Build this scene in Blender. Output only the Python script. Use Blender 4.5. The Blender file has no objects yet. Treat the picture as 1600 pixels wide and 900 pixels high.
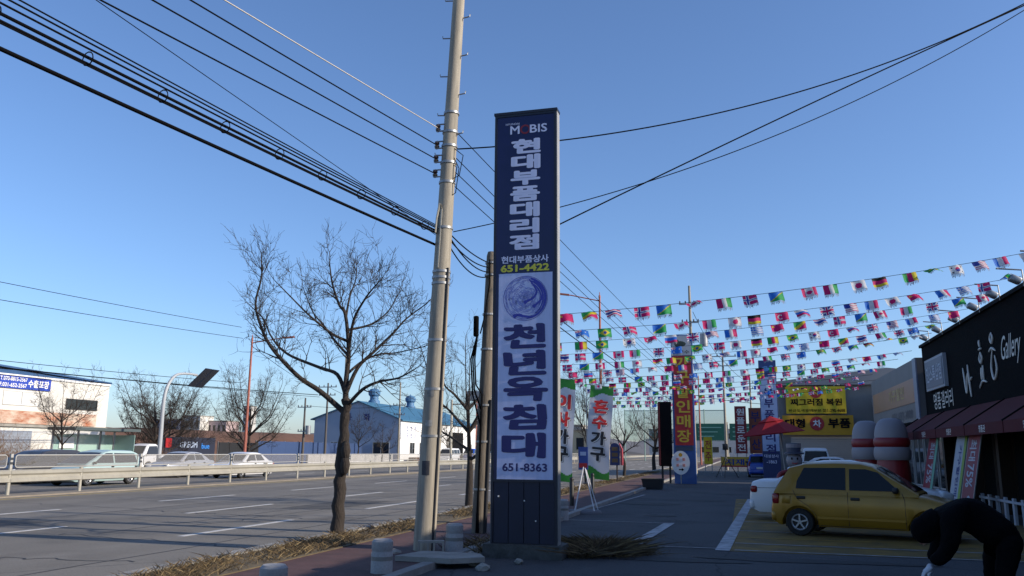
import bpy, bmesh, math, random
from mathutils import Vector, Matrix, Euler
R = math.radians
sc = bpy.context.scene
COL = sc.collection
random.seed(7)

# ---------------------------------------------------------------- camera, sky, sun, exposure
cam = bpy.data.objects.new('camera', bpy.data.cameras.new('camera'))
COL.objects.link(cam); sc.camera = cam
cam.data.sensor_width = 36.0; cam.data.lens = 29.25
cam.data.clip_start = 0.1; cam.data.clip_end = 6000
PITCH, YAW, ROLL = R(11.1), R(15.3), R(0.45)
cam.matrix_world = (Matrix.Translation((0, 0, 1.62)) @ Matrix.Rotation(YAW, 4, 'Z')
                    @ Matrix.Rotation(R(90) + PITCH, 4, 'X') @ Matrix.Rotation(ROLL, 4, 'Z'))

SUN_EL = R(24.8)
SUN_DIR = Vector((math.cos(SUN_EL), -0.035, math.sin(SUN_EL))).normalized()
world = bpy.data.worlds.new('World'); sc.world = world; world.use_nodes = True
wn = world.node_tree.nodes; wl = world.node_tree.links
bg = wn['Background']
sky = wn.new('ShaderNodeTexSky'); sky.sky_type = 'NISHITA'; sky.sun_disc = False
sky.sun_elevation = SUN_EL; sky.sun_rotation = R(90)
sky.altitude = 50; sky.air_density = 1.0; sky.dust_density = 0.8; sky.ozone_density = 6.0
tint = wn.new('ShaderNodeMix'); tint.data_type = 'RGBA'; tint.blend_type = 'MULTIPLY'; tint.inputs['Factor'].default_value = 1.0
tint.inputs[7].default_value = (1.12, 1.07, 1.10, 1.0)
wl.new(sky.outputs[0], tint.inputs[6]); wl.new(tint.outputs[2], bg.inputs[0]); bg.inputs[1].default_value = 0.15
sl = bpy.data.lights.new('sun', 'SUN'); sl.energy = 4.8; sl.angle = R(0.5); sl.color = (1.0, 0.89, 0.74)
sun = bpy.data.objects.new('sun', sl); COL.objects.link(sun)
sun.rotation_euler = (-SUN_DIR).to_track_quat('-Z', 'Y').to_euler()
sc.view_settings.view_transform = 'Standard'; sc.view_settings.look = 'None'
sc.view_settings.exposure = 0.22; sc.view_settings.gamma = 1.0
sc.view_settings.use_curve_mapping = False
sc.render.engine = 'CYCLES'
sc.cycles.max_bounces = 6; sc.cycles.transparent_max_bounces = 16

# ---------------------------------------------------------------- helpers
def lin(c):
    c = c / 255.0
    return c / 12.92 if c <= 0.04045 else ((c + 0.055) / 1.055) ** 2.4
def rgb(r, g, b): return (lin(r), lin(g), lin(b), 1.0)

MATS = {}
def mat(name, col, rough=0.6, metal=0.0, var=0.0, scale=4.0, bump=0.0, bscale=30.0, col2=None, alpha=1.0, trans=0.0, coat=0.0, spec=0.5, stretch=None, detail=6.0):
    """principled material; var/col2 mix a second tone through noise, bump adds fine relief"""
    if name in MATS: return MATS[name]
    m = bpy.data.materials.new(name); m.use_nodes = True
    nt = m.node_tree; b = nt.nodes['Principled BSDF']
    b.inputs['Base Color'].default_value = col
    b.inputs['Roughness'].default_value = rough; b.inputs['Metallic'].default_value = metal
    b.inputs['Specular IOR Level'].default_value = spec
    if coat: b.inputs['Coat Weight'].default_value = coat; b.inputs['Coat Roughness'].default_value = 0.06
    if var or bump:
        tc = nt.nodes.new('ShaderNodeTexCoord'); vec = tc.outputs['Object']
        if stretch:
            mp = nt.nodes.new('ShaderNodeMapping'); mp.inputs['Scale'].default_value = stretch
            nt.links.new(vec, mp.inputs[0]); vec = mp.outputs[0]
    if var:
        n = nt.nodes.new('ShaderNodeTexNoise'); n.inputs['Scale'].default_value = scale; n.inputs['Detail'].default_value = detail
        n.inputs['Roughness'].default_value = 0.65
        nt.links.new(vec, n.inputs['Vector'])
        r = nt.nodes.new('ShaderNodeValToRGB'); r.color_ramp.elements[0].position = 0.32; r.color_ramp.elements[1].position = 0.7
        c2 = col2 or tuple(max(0, x * (1 - var)) for x in col[:3]) + (1,)
        r.color_ramp.elements[0].color = c2; r.color_ramp.elements[1].color = col
        nt.links.new(n.outputs[0], r.inputs[0]); nt.links.new(r.outputs[0], b.inputs['Base Color'])
    if bump:
        n2 = nt.nodes.new('ShaderNodeTexNoise'); n2.inputs['Scale'].default_value = bscale; n2.inputs['Detail'].default_value = 5
        nt.links.new(vec, n2.inputs['Vector'])
        bp = nt.nodes.new('ShaderNodeBump'); bp.inputs['Strength'].default_value = bump; bp.inputs['Distance'].default_value = 0.03
        nt.links.new(n2.outputs[0], bp.inputs['Height']); nt.links.new(bp.outputs[0], b.inputs['Normal'])
    if alpha < 1.0:
        b.inputs['Alpha'].default_value = alpha
    if trans:
        t = nt.nodes.new('ShaderNodeBsdfTranslucent'); t.inputs[0].default_value = col
        mx = nt.nodes.new('ShaderNodeMixShader'); mx.inputs[0].default_value = trans
        out = nt.nodes['Material Output']
        nt.links.new(b.outputs[0], mx.inputs[1]); nt.links.new(t.outputs[0], mx.inputs[2]); nt.links.new(mx.outputs[0], out.inputs[0])
    MATS[name] = m
    return m

def frame_of(d):
    d = Vector(d).normalized()
    a = Vector((0, 0, 1)) if abs(d.z) < 0.95 else Vector((1, 0, 0))
    s = d.cross(a).normalized(); return d, s, s.cross(d).normalized()

class MB:
    def __init__(s): s.v = []; s.f = []; s.m = []; s.mi = 0
    def add(s, vs, fs, mi=None):
        o = len(s.v); s.v += [tuple(p) for p in vs]
        for f in fs: s.f.append([i + o for i in f]); s.m.append(s.mi if mi is None else mi)
        return s
    def box(s, x0, x1, y0, y1, z0, z1, mi=None):
        vs = [(x, y, z) for z in (z0, z1) for y in (y0, y1) for x in (x0, x1)]
        return s.add(vs, [(0, 2, 3, 1), (4, 5, 7, 6), (0, 1, 5, 4), (2, 6, 7, 3), (0, 4, 6, 2), (1, 3, 7, 5)], mi)
    def bar(s, p0, p1, w, h, mi=None):
        p0, p1 = Vector(p0), Vector(p1); d, a, b = frame_of(p1 - p0)
        vs = [p + a * (i * w / 2) + b * (j * h / 2) for p in (p0, p1) for (i, j) in ((-1, -1), (1, -1), (1, 1), (-1, 1))]
        return s.add(vs, [(0, 1, 2, 3), (7, 6, 5, 4), (0, 4, 5, 1), (1, 5, 6, 2), (2, 6, 7, 3), (3, 7, 4, 0)], mi)
    def tube(s, pts, r, n=6, cap=True, mi=None):
        pts = [Vector(p) for p in pts]; k = len(pts)
        rs = r if isinstance(r, (list, tuple)) else [r] * k
        vs = []; a = None
        for i, p in enumerate(pts):
            d = (pts[min(i + 1, k - 1)] - pts[max(i - 1, 0)])
            if d.length < 1e-9: d = Vector((0, 0, 1))
            d.normalize()
            if a is None: _, a, b = frame_of(d)
            else:
                a = (a - d * a.dot(d)); a = a.normalized() if a.length > 1e-6 else frame_of(d)[1]; b = a.cross(d) * -1
                b = d.cross(a) * -1
            for j in range(n):
                t = 2 * math.pi * j / n
                vs.append(p + a * (math.cos(t) * rs[i]) + b * (math.sin(t) * rs[i]))
        fs = [(i * n + j, i * n + (j + 1) % n, (i + 1) * n + (j + 1) % n, (i + 1) * n + j) for i in range(k - 1) for j in range(n)]
        if cap: fs += [tuple(range(n))[::-1], tuple((k - 1) * n + j for j in range(n))]
        return s.add(vs, fs, mi)
    def cyl(s, p0, p1, r0, r1=None, n=12, mi=None): return s.tube([p0, p1], [r0, r0 if r1 is None else r1], n, True, mi)
    def lathe(s, prof, n=20, c=(0, 0, 0), ax='Z', mi=None):
        vs = []
        for (r, z) in prof:
            for j in range(n):
                t = 2 * math.pi * j / n; x, y = r * math.cos(t), r * math.sin(t)
                p = {'Z': (x, y, z), 'Y': (x, z, y), 'X': (z, x, y)}[ax]
                vs.append((p[0] + c[0], p[1] + c[1], p[2] + c[2]))
        k = len(prof)
        return s.add(vs, [(i * n + j, i * n + (j + 1) % n, (i + 1) * n + (j + 1) % n, (i + 1) * n + j) for i in range(k - 1) for j in range(n)], mi)
    def prism(s, poly, d, mi=None):
        poly = [Vector(p) for p in poly]; d = Vector(d); k = len(poly)
        return s.add(poly + [p + d for p in poly], [tuple(range(k))[::-1], tuple(range(k, 2 * k))] + [(i, (i + 1) % k, k + (i + 1) % k, k + i) for i in range(k)], mi)
    def face(s, pts, mi=None): return s.add(pts, [tuple(range(len(pts)))], mi)
    def disc(s, c, r, nrm, n=24, mi=None, rz=1.0):
        d, a, b = frame_of(nrm); c = Vector(c)
        return s.face([c + a * (math.cos(2 * math.pi * j / n) * r) + b * (math.sin(2 * math.pi * j / n) * r * rz) for j in range(n)], mi)
    def ball(s, c, r, n=10, mi=None):
        r = r if isinstance(r, (tuple, list)) else (r, r, r); k = max(4, n // 2)
        vs = [(c[0] + r[0] * math.sin(math.pi * i / k) * math.cos(2 * math.pi * j / n), c[1] + r[1] * math.sin(math.pi * i / k) * math.sin(2 * math.pi * j / n), c[2] + r[2] * math.cos(math.pi * i / k)) for i in range(k + 1) for j in range(n)]
        return s.add(vs, [(i * n + j, (i + 1) * n + j, (i + 1) * n + (j + 1) % n, i * n + (j + 1) % n) for i in range(k) for j in range(n)], mi)
    def mesh(s, name, mats, org=(0, 0, 0), smooth=None, fix=False):
        me = bpy.data.meshes.new(name)
        me.from_pydata([(p[0] - org[0], p[1] - org[1], p[2] - org[2]) for p in s.v], [], s.f)
        for m in (mats if isinstance(mats, (list, tuple)) else [mats]): me.materials.append(m)
        me.polygons.foreach_set('material_index', s.m)
        if fix:
            bm = bmesh.new(); bm.from_mesh(me); bmesh.ops.remove_doubles(bm, verts=bm.verts, dist=1e-5)
            bmesh.ops.recalc_face_normals(bm, faces=bm.faces); bm.to_mesh(me); bm.free()
        if smooth:
            me.polygons.foreach_set('use_smooth', [True] * len(me.polygons))
            me.set_sharp_from_angle(angle=R(smooth))
        me.update()
        return me
    def build(s, name, mats, parent=None, org=(0, 0, 0), smooth=None, fix=False):
        return put(name, s.mesh(name, mats, org, smooth, fix), parent)

def put(name, me, parent=None, loc=(0, 0, 0), rot=None):
    o = bpy.data.objects.new(name, me); COL.objects.link(o); o.location = loc
    if rot: o.rotation_euler = rot
    if parent: o.parent = parent
    return o
def tag(o, label=None, cat=None, group=None, kind=None):
    if label: o['label'] = label
    if cat: o['category'] = cat
    if group: o['group'] = group
    if kind: o['kind'] = kind
    return o
def thing(name, loc, label, cat, group=None, rz=0.0):
    o = bpy.data.objects.new(name, None); COL.objects.link(o); o.location = loc; o.rotation_euler = (0, 0, rz)
    o.empty_display_size = 0.2
    return tag(o, label, cat, group)
def copy_tree(o, parent=None):
    c = o.copy(); COL.objects.link(c); c.parent = parent
    for ch in list(o.children): copy_tree(ch, c)
    return c
def rbox(name, mats, size, loc=(0, 0, 0), bev=0.02, parent=None, rot=None, seg=2):
    bm = bmesh.new(); bmesh.ops.create_cube(bm, size=1.0)
    for v in bm.verts: v.co = Vector((v.co.x * size[0], v.co.y * size[1], v.co.z * size[2]))
    bmesh.ops.bevel(bm, geom=bm.edges[:], offset=bev, segments=seg, affect='EDGES', profile=0.5)
    me = bpy.data.meshes.new(name); bm.to_mesh(me); bm.free()
    me.materials.append(mats); me.polygons.foreach_set('use_smooth', [True] * len(me.polygons)); me.set_sharp_from_angle(angle=R(50))
    return put(name, me, parent, loc, rot)

GL = {}
WORDS = '-1863|011-290-4688|031-692-3008|651-4422|651-8363|75%|9|BIS|F.031-652-2567|GREUM|Gallery|HYUNDAI|M|T.070-8815-2567|bue|가|가구|가구수|가구할인|가구할인매장|갤|공|구|년|당|대|대성상사|대형|동|러|로|리|매|명|명품관|무|법|부|부품|사|산|소|수|수출포장|식|업|영|옥|우|운|원|이|인|인스톡샵점|장|전|점|정|주|지재급|찌그러짐 복원|차|천|최대|침|판금도색광택부분|품|플|할|현|현대부품상사|혼|화'.split('|')
def glyphs(body):
    """2D outline of a word; all known words are set in one block, one word to a line, and cut apart by line"""
    if body not in GL:
        words = WORDS if body in WORDS else [body]
        c = bpy.data.curves.new('lettering', 'FONT'); o = bpy.data.objects.new('lettering', c)
        c.resolution_u = 3; c.space_line = 3.0; c.body = '\n'.join(words)
        me = bpy.data.meshes.new_from_object(o)
        ln = [max(0, min(len(words) - 1, round((.4 - v.co.y) / 3.0))) for v in me.vertices]
        for w in words: GL[w] = ([], [])
        idx = []
        for v, l in zip(me.vertices, ln): g_ = GL[words[l]]; idx.append(len(g_[0])); g_[0].append((v.co.x, v.co.y))
        for p in me.polygons: GL[words[ln[p.vertices[0]]]][1].append(tuple(idx[q] for q in p.vertices))
        bpy.data.meshes.remove(me); bpy.data.objects.remove(o); bpy.data.curves.remove(c)
    return GL[body]
def letter(mb, body, c, right, up, w, h, bold=0.0, shear=0.0, mi=None, keep=False, wob=0.0):
    """one word fitted into a w x h box centred on c"""
    vs, fs = glyphs(body)
    if not vs: return
    x0, x1 = min(v[0] for v in vs), max(v[0] for v in vs); y0, y1 = min(v[1] for v in vs), max(v[1] for v in vs)
    c, right, up = Vector(c), Vector(right).normalized(), Vector(up).normalized()
    sx, sy = w / (x1 - x0), h / (y1 - y0)
    if keep: sx = sy = min(sx, sy)
    nrm = right.cross(up); ng = 10 if bold > .02 else (6 if bold else 0)
    sx *= 1 - 2 * bold / (x1 - x0); sy *= 1 - 2 * bold / (y1 - y0)
    for g_ in range(ng + 1):
        # heavier strokes: the outline is struck again, shifted round a small circle
        dx, dy = (0, 0) if g_ == 0 else (bold * math.cos(2 * math.pi * g_ / ng), bold * math.sin(2 * math.pi * g_ / ng))
        out = []
        for (x, y) in vs:
            a = (x - (x0 + x1) / 2 + dx) * sx; b = (y - (y0 + y1) / 2 + dy) * sy
            a += b * shear
            if wob: a += wob * w * math.sin(b / h * 6 + 1.3); b += wob * h * math.sin(a / w * 7)
            out.append(c + right * a + up * b + nrm * (.0003 * g_))
        mb.add(out, fs, mi)
def text(body, m, c, right, up, w, h, parent, org, bold=0.0, shear=0.0, name='lettering', keep=False, wob=0.0):
    mb = MB(); letter(mb, body, c, right, up, w, h, bold, shear, None, keep, wob)
    return mb.build(name, m, parent, org)
def column(chars, m, c_top, right, up, w, h, pitch, parent, org, bold=0.0, name='lettering', wob=0.0):
    mb = MB(); c = Vector(c_top)
    for i, ch in enumerate(chars): letter(mb, ch, c - Vector(up) * pitch * i, right, up, w, h, bold, wob=wob)
    return mb.build(name, m, parent, org)
PX, NX, PY, NY, UP = Vector((1, 0, 0)), Vector((-1, 0, 0)), Vector((0, 1, 0)), Vector((0, -1, 0)), Vector((0, 0, 1))

# ---------------------------------------------------------------- materials
def asphalt_mat(name, base, worn, dark, streak, crack):
    m = mat(name, base, 0.9, bump=0.45, bscale=70); nt = m.node_tree; b = nt.nodes['Principled BSDF']; L = nt.links.new
    tc = nt.nodes.new('ShaderNodeTexCoord'); mp = nt.nodes.new('ShaderNodeMapping'); mp.inputs['Scale'].default_value = streak; L(tc.outputs['Object'], mp.inputs[0])
    def noise(vec, sc_, det, lo, hi):
        n = nt.nodes.new('ShaderNodeTexNoise'); n.inputs['Scale'].default_value = sc_; n.inputs['Detail'].default_value = det; L(vec, n.inputs['Vector'])
        r = nt.nodes.new('ShaderNodeMapRange'); r.inputs[1].default_value = lo; r.inputs[2].default_value = hi; L(n.outputs[0], r.inputs[0]); return r.outputs[0]
    def mix(fac, a, c2, bt='MIX'):
        x = nt.nodes.new('ShaderNodeMix'); x.data_type = 'RGBA'; x.blend_type = bt; L(fac, x.inputs[0])
        if isinstance(a, tuple): x.inputs[6].default_value = a
        else: L(a, x.inputs[6])
        x.inputs[7].default_value = c2; return x.outputs[2]
    c = mix(noise(mp.outputs[0], 1.0, 6, .38, .68), base, worn)
    c = mix(noise(tc.outputs['Object'], .45, 8, .52, .72), c, dark)
    c = mix(noise(tc.outputs['Object'], 55, 2, .50, .75), c, tuple(min(1, q * 1.7) for q in base[:3]) + (1,))
    c = mix(noise(tc.outputs['Object'], 38, 2, .55, .8), c, tuple(q * .4 for q in base[:3]) + (1,))
    v = nt.nodes.new('ShaderNodeTexVoronoi'); v.feature = 'DISTANCE_TO_EDGE'; v.inputs['Scale'].default_value = crack
    nz = nt.nodes.new('ShaderNodeTexNoise'); nz.inputs['Scale'].default_value = 1.2; nz.inputs['Detail'].default_value = 6; L(tc.outputs['Object'], nz.inputs['Vector'])
    ad = nt.nodes.new('ShaderNodeMix'); ad.data_type = 'RGBA'; ad.inputs[0].default_value = .35; L(tc.outputs['Object'], ad.inputs[6]); L(nz.outputs['Color'], ad.inputs[7]); L(ad.outputs[2], v.inputs['Vector'])
    r = nt.nodes.new('ShaderNodeMapRange'); r.inputs[1].default_value = 0.0; r.inputs[2].default_value = .016 * crack; r.inputs[3].default_value = .75; r.inputs[4].default_value = 0; L(v.outputs['Distance'], r.inputs[0])
    c = mix(r.outputs[0], c, tuple(q * .25 for q in base[:3]) + (1,)); L(c, b.inputs['Base Color']); return m
asphalt = asphalt_mat('asphalt_road', (0.140, 0.128, 0.110, 1), (0.190, 0.176, 0.155, 1), (0.085, 0.078, 0.069, 1), (.9, .03, 1), .16)
asphalt_lot = asphalt_mat('asphalt_lot', (0.054, 0.054, 0.057, 1), (0.078, 0.077, 0.078, 1), (0.028, 0.028, 0.030, 1), (.3, .18, 1), .30)
earth = mat('earth', (0.13, 0.10, 0.07, 1), 0.95, var=0.4, scale=0.2)
concrete = mat('concrete', (0.34, 0.32, 0.28, 1), 0.85, var=0.35, scale=3, bump=0.25, bscale=25)
pole_conc = mat('pole_concrete', (0.40, 0.355, 0.28, 1), 0.8, var=0.45, scale=2.2, bump=0.15, bscale=30, stretch=(5, 5, 0.5))
wood_pole = mat('weathered_pole', (0.21, 0.175, 0.135, 1), 0.85, var=0.5, scale=3, bump=0.4, bscale=14, stretch=(8, 8, 0.5))
kerb_m = mat('kerb_stone', (0.30, 0.29, 0.27, 1), 0.85, var=0.35, scale=2.5, bump=0.2)
paint_white = mat('road_paint', (0.62, 0.61, 0.58, 1), 0.7, var=0.35, scale=9, col2=(0.36, 0.35, 0.33, 1))
paint_worn = mat('worn_paint', (0.42, 0.42, 0.42, 1), 0.8, var=0.7, scale=5, col2=(0.12, 0.12, 0.12, 1))
paint_yellow = mat('yellow_bay_paint', (0.27, 0.155, 0.020, 1), 0.85, var=0.5, scale=1.6, col2=(0.105, 0.072, 0.024, 1), bump=0.2, bscale=40)
redbrick = mat('red_paving', (0.105, 0.050, 0.045, 1), 0.85, var=0.45, scale=3, bump=0.2)
drygrass = mat('dry_grass', (0.13, 0.085, 0.04, 1), 0.9, var=0.5, scale=12)
verge_m = mat('verge_soil', (0.15, 0.115, 0.065, 1), 0.95, var=0.5, scale=5, bump=0.5, bscale=20)
bark = mat('bark', (0.045, 0.034, 0.027, 1), 0.9, var=0.5, scale=7, bump=0.7, bscale=22, stretch=(2, 2, 0.6))
twig_m = mat('twig', (0.070, 0.052, 0.042, 1), 0.85)
galv = mat('galvanised', (0.42, 0.395, 0.33, 1), 0.5, metal=0.25, var=0.2, scale=2)
steel = mat('steel_grey', (0.32, 0.33, 0.34, 1), 0.45, metal=0.5, var=0.2, scale=5)
blackm = mat('black_metal', (0.012, 0.012, 0.013, 1), 0.5)
rubber = mat('cable_rubber', (0.003, 0.003, 0.004, 1), 0.9, spec=0.08)
navy = mat('navy_panel', (0.004, 0.007, 0.075, 1), 0.3, var=0.15, scale=1.5)
navy_frame = mat('dark_navy_frame', (0.007, 0.010, 0.024, 1), 0.45)
navy_clad = mat('navy_cladding', (0.006, 0.010, 0.036, 1), 0.5, var=0.3, scale=3)
film_white = mat('white_sign_film', (0.60, 0.64, 0.90, 1), 0.3, var=0.16, scale=2.2, stretch=(5, 1, .5), bump=.05, bscale=2)
white_letter = mat('white_letter', (0.66, 0.68, 0.86, 1), 0.4)
navy_letter = mat('navy_letter', (0.012, 0.012, 0.13, 1), 0.4)
yellow_letter = mat('yellow_letter', (0.62, 0.58, 0.05, 1), 0.4)
red_m = mat('sign_red', (0.42, 0.018, 0.022, 1), 0.45, var=0.15, scale=2)
white_m = mat('plain_white', (0.78, 0.77, 0.74, 1), 0.55)
black_m = mat('plain_black', (0.006, 0.006, 0.007, 1), 0.8, spec=.12)
yellow_m = mat('sign_yellow', (0.72, 0.50, 0.012, 1), 0.55, var=0.1, scale=2)
orange_y = mat('sign_orange_yellow', (0.66, 0.33, 0.012, 1), 0.55, var=0.1, scale=2)
blue_m = mat('sign_blue', (0.015, 0.045, 0.26, 1), 0.45, var=0.1, scale=2)
side_metal = mat('sign_side_metal', (0.34, 0.335, 0.32, 1), 0.5, metal=0.1, var=0.2, scale=3)
glass_dark = mat('dark_glass', (0.012, 0.015, 0.018, 1), 0.06, spec=0.6)

# ---------------------------------------------------------------- ground, roads, kerbs
mb = MB(); mb.box(-2200, 2200, -300, 4000, -0.6, -0.04); tag(mb.build('ground', earth), kind='structure')
road = tag(MB().box(-23.2, -7.42, -40, 900, -0.3, 0.0).build('road', asphalt), kind='structure')
road2 = tag(MB().box(-36.5, -24.6, -40, 900, -0.3, -0.006).build('road', asphalt), kind='structure')
median = tag(MB().box(-24.6, -23.2, -40, 900, -0.3, 0.045).build('median_strip', mat('median_concrete', (0.26, 0.22, 0.17, 1), 0.9, var=0.35, scale=1.4)), kind='structure')
def dash(parent, x, y0, y1, w=0.15, z=0.004, m=paint_white, name='lane_dash'):
    return MB().box(x - w / 2, x + w / 2, y0, y1, z - 0.003, z).build(name, m, parent)
for x, offs in ((-10.28, 14.05), (-13.78, 11.2), (-17.7, 15.2)):
    y = offs - 24.6
    k = 0
    while y < 210:
        dash(road, x, y, y + 4.1); y += 8.2 if x == -10.28 else 8.1; k += 1
dash(road, -22.6, -40, 700, 0.13, 0.004, mat('yellow_line', (0.40, 0.30, 0.06, 1), 0.8, var=0.5, scale=3), 'edge_line')
for y in range(-30, 200, 9): dash(road2, -29.6, y, y + 4, 0.15, -0.002); dash(road2, -33.1, y + 2, y + 6, 0.15, -0.002)
# tar seams and patches on the near carriageway
tar = mat('tar_seam', (0.022, 0.021, 0.020, 1), 0.7)
for (x0, y0, x1, y1) in ((-9.0, 8, -8.8, 60), (-15.9, 5, -15.6, 70), (-12.1, 14, -11.9, 40)):
    pts = []; n = 24
    for i in range(n + 1): t = i / n; pts.append((x0 + (x1 - x0) * t + random.uniform(-0.05, 0.05), y0 + (y1 - y0) * t, 0.0))
    m_ = MB()
    for i in range(n):
        a, b = pts[i], pts[i + 1]; m_.face([(a[0] - .02, a[1], .003), (a[0] + .02, a[1], .003), (b[0] + .02, b[1], .003), (b[0] - .02, b[1], .003)])
    m_.build('tar_seam', tar, road)
crk = random.Random(5)
for (x0, y0, dx, dy) in ((-8.2, 13, -4.5, .6), (-9.5, 18.5, -6, 1.0), (-13, 12.2, -5, 1.2), (-8.0, 23, -9, -.6), (-16, 20, -5, .8), (-8.6, 10.8, -3, -.4), (-11.5, 16, .3, 7), (-19.5, 24, .4, 9), (-8.4, 29, -12, 1.1)):
    n = 18; m_ = MB(); q = Vector((x0, y0, 0)); pts = []
    for i in range(n + 1): pts.append(Vector((x0 + dx * i / n + crk.gauss(0, .07), y0 + dy * i / n + crk.gauss(0, .09), .0035)))
    for i in range(n):
        a, b = pts[i], pts[i + 1]; w_ = Vector((-(b - a).y, (b - a).x, 0)).normalized() * (.012 + .012 * crk.random())
        m_.face([a - w_, b - w_, b + w_, a + w_])
    m_.build('road_crack', tar, road)
for (x0, x1, y0, y1) in ((-12.6, -11.1, 21.5, 25.8), (-16.9, -15.0, 13.2, 16.0), (-9.6, -8.2, 33, 40)):
    MB().face([(x0, y0, .0025), (x1, y0 + .1, .0025), (x1 + .05, y1, .0025), (x0 - .04, y1 - .08, .0025)]).build('patch_repair', mat('patch_asphalt', (.088, .082, .074, 1), .9, var=.35, scale=2, bump=.3, bscale=60), road)
verge = tag(MB().box(-7.2, -6.25, -40, 300, -0.3, 0.10).build('verge', verge_m), kind='structure')
kerb = bpy.data.objects.new('kerb', None); COL.objects.link(kerb); tag(kerb, kind='structure')
ks = MB().box(-0.11, 0.11, 0.006, 0.994, -0.3, 0.13).mesh('kerb_stone', kerb_m)
for i in range(4, 64): put('kerb_stone', ks, kerb, (-7.31 + random.uniform(-.008, .008), i, random.uniform(-.012, .006)))
MB().box(-7.42, -7.2, 64, 300, -0.3, 0.13).build('kerb_run', kerb_m, kerb)
MB().box(-7.42, -7.2, -40, 4, -0.3, 0.13).build('kerb_run', kerb_m, kerb)
sidewalk = tag(MB().box(-6.25, -4.35, -40, 300, -0.3, 0.085).build('sidewalk', redbrick), kind='structure')
MB().box(-4.35, -4.18, -40, 300, -0.3, 0.105).build('edging_kerb', kerb_m, sidewalk)
lot = tag(MB().box(-4.18, 30, -40, 110, -0.3, 0.012).build('parking_lot', asphalt_lot), kind='structure')
# yellow bays and their lines
yb = MB().box(-0.30, 6.2, 14.9, 31.5, 0.0, 0.016).build('yellow_bay', paint_yellow, lot)
def stripe(x0, y0, x1, y1, w, m=paint_worn, z=0.022):
    d, s_, _ = frame_of((x1 - x0, y1 - y0, 0)); a, b = Vector((x0, y0, z)), Vector((x1, y1, z)); s_ = s_ * w / 2
    return MB().face([a - s_, b - s_, b + s_, a + s_]).build('bay_line', m, lot)
stripe(-0.40, 14.9, 0.22, 31.5, 0.24, mat('bay_white', (0.55, 0.55, 0.56, 1), 0.8, var=0.6, scale=4, col2=(0.2, 0.2, 0.2, 1)))
for y in (16.2, 18.75, 21.2, 23.7, 26.2, 28.7): stripe(-0.2, y, 5.6, y - 0.35, 0.10)
stripe(-0.2, 15.05, 5.9, 14.8, 0.10); stripe(-0.2, 17.3, 2.2, 17.2, 0.06, mat('yellow_line_worn', (0.5, 0.3, 0.05, 1), 0.8))
stripe(-1.98, 14.2, -1.70, 20.2, 0.24, mat('bay_white', None)); stripe(-4.1, 20.25, -1.66, 20.1, 0.09); stripe(-1.6, 15.2, -0.5, 15.2, 0.08)
stripe(-4.9 + .75, 24.6, -4.9 + 1.2, 33, 0.1)
# tar repairs in the lot
for (x, y, w, l) in ((-1.2, 30, 1.2, .5), (-3.0, 27.5, 2.2, .8), (-2.1, 22.4, .9, .3), (-1.6, 13.4, 3.4, .25), (.8, 13.9, 3.8, .3)):
    m_ = MB(); n = 14
    m_.face([(x + w / 2 * math.cos(2 * math.pi * i / n) * random.uniform(.7, 1.1), y + l * math.sin(2 * math.pi * i / n) * random.uniform(.6, 1.1), .020) for i in range(n)])
    m_.build('tar_patch', mat('tar_patch', (0.035, 0.034, 0.034, 1), 0.8, var=0.4, scale=6), lot)

# dry grass along the verge
mb = MB()
def blade(mb, x, y, z, h, lean, wf=1.0):
    a = random.uniform(0, 6.28); w = random.uniform(.006, .014) * wf
    dx, dy = math.cos(a) * w, math.sin(a) * w; lx, ly = random.gauss(0, lean), random.gauss(0, lean)
    mb.add([(x - dx, y - dy, z), (x + dx, y + dy, z), (x + lx * h + dx * .6, y + ly * h, z + h * .6), (x + lx * 2 * h, y + ly * 2 * h, z + h)], [(0, 1, 2), (0, 2, 3)], random.randint(0, 2))
gm = [drygrass, mat('straw', (0.20, 0.145, 0.07, 1), 0.9), mat('brown_grass', (0.06, 0.042, 0.022, 1), 0.9)]
for _ in range(26000):
    y = 8 + 60 * random.random() ** 1.6; x = random.uniform(-7.25, -6.3)
    if math.sin(y * 1.7 + x * 3) + math.sin(y * .6) + random.gauss(0, .8) < -0.4: continue
    blade(mb, x, y, 0.09, random.uniform(.03, .12), .55, .5)
tag(mb.build('grass', gm), 'dry straw coloured grass along the road kerb', 'grass', kind='stuff')
mb = MB()
for _ in range(5200):
    cl = random.choice(((-2.45, 13.6), (-2.2, 13.9), (-1.95, 13.7), (-2.35, 14.2), (-2.6, 13.4), (-1.75, 14.0)))
    x = random.gauss(cl[0], .16); y = random.gauss(cl[1], .16)
    blade(mb, x, y, 0.01, random.uniform(.04, .30) * max(.3, 1 - abs(x + 2.3)), random.choice((.35, .6, 1.1)), .38)
for _ in range(500): blade(mb, random.uniform(-4.6, -3.7), random.uniform(13.0, 14.5), .01, random.uniform(.05, .25), .5, .5)
tag(mb.build('weeds', gm), 'dead brown weeds beside the pillar sign plinth', 'weeds', kind='stuff')

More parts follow.
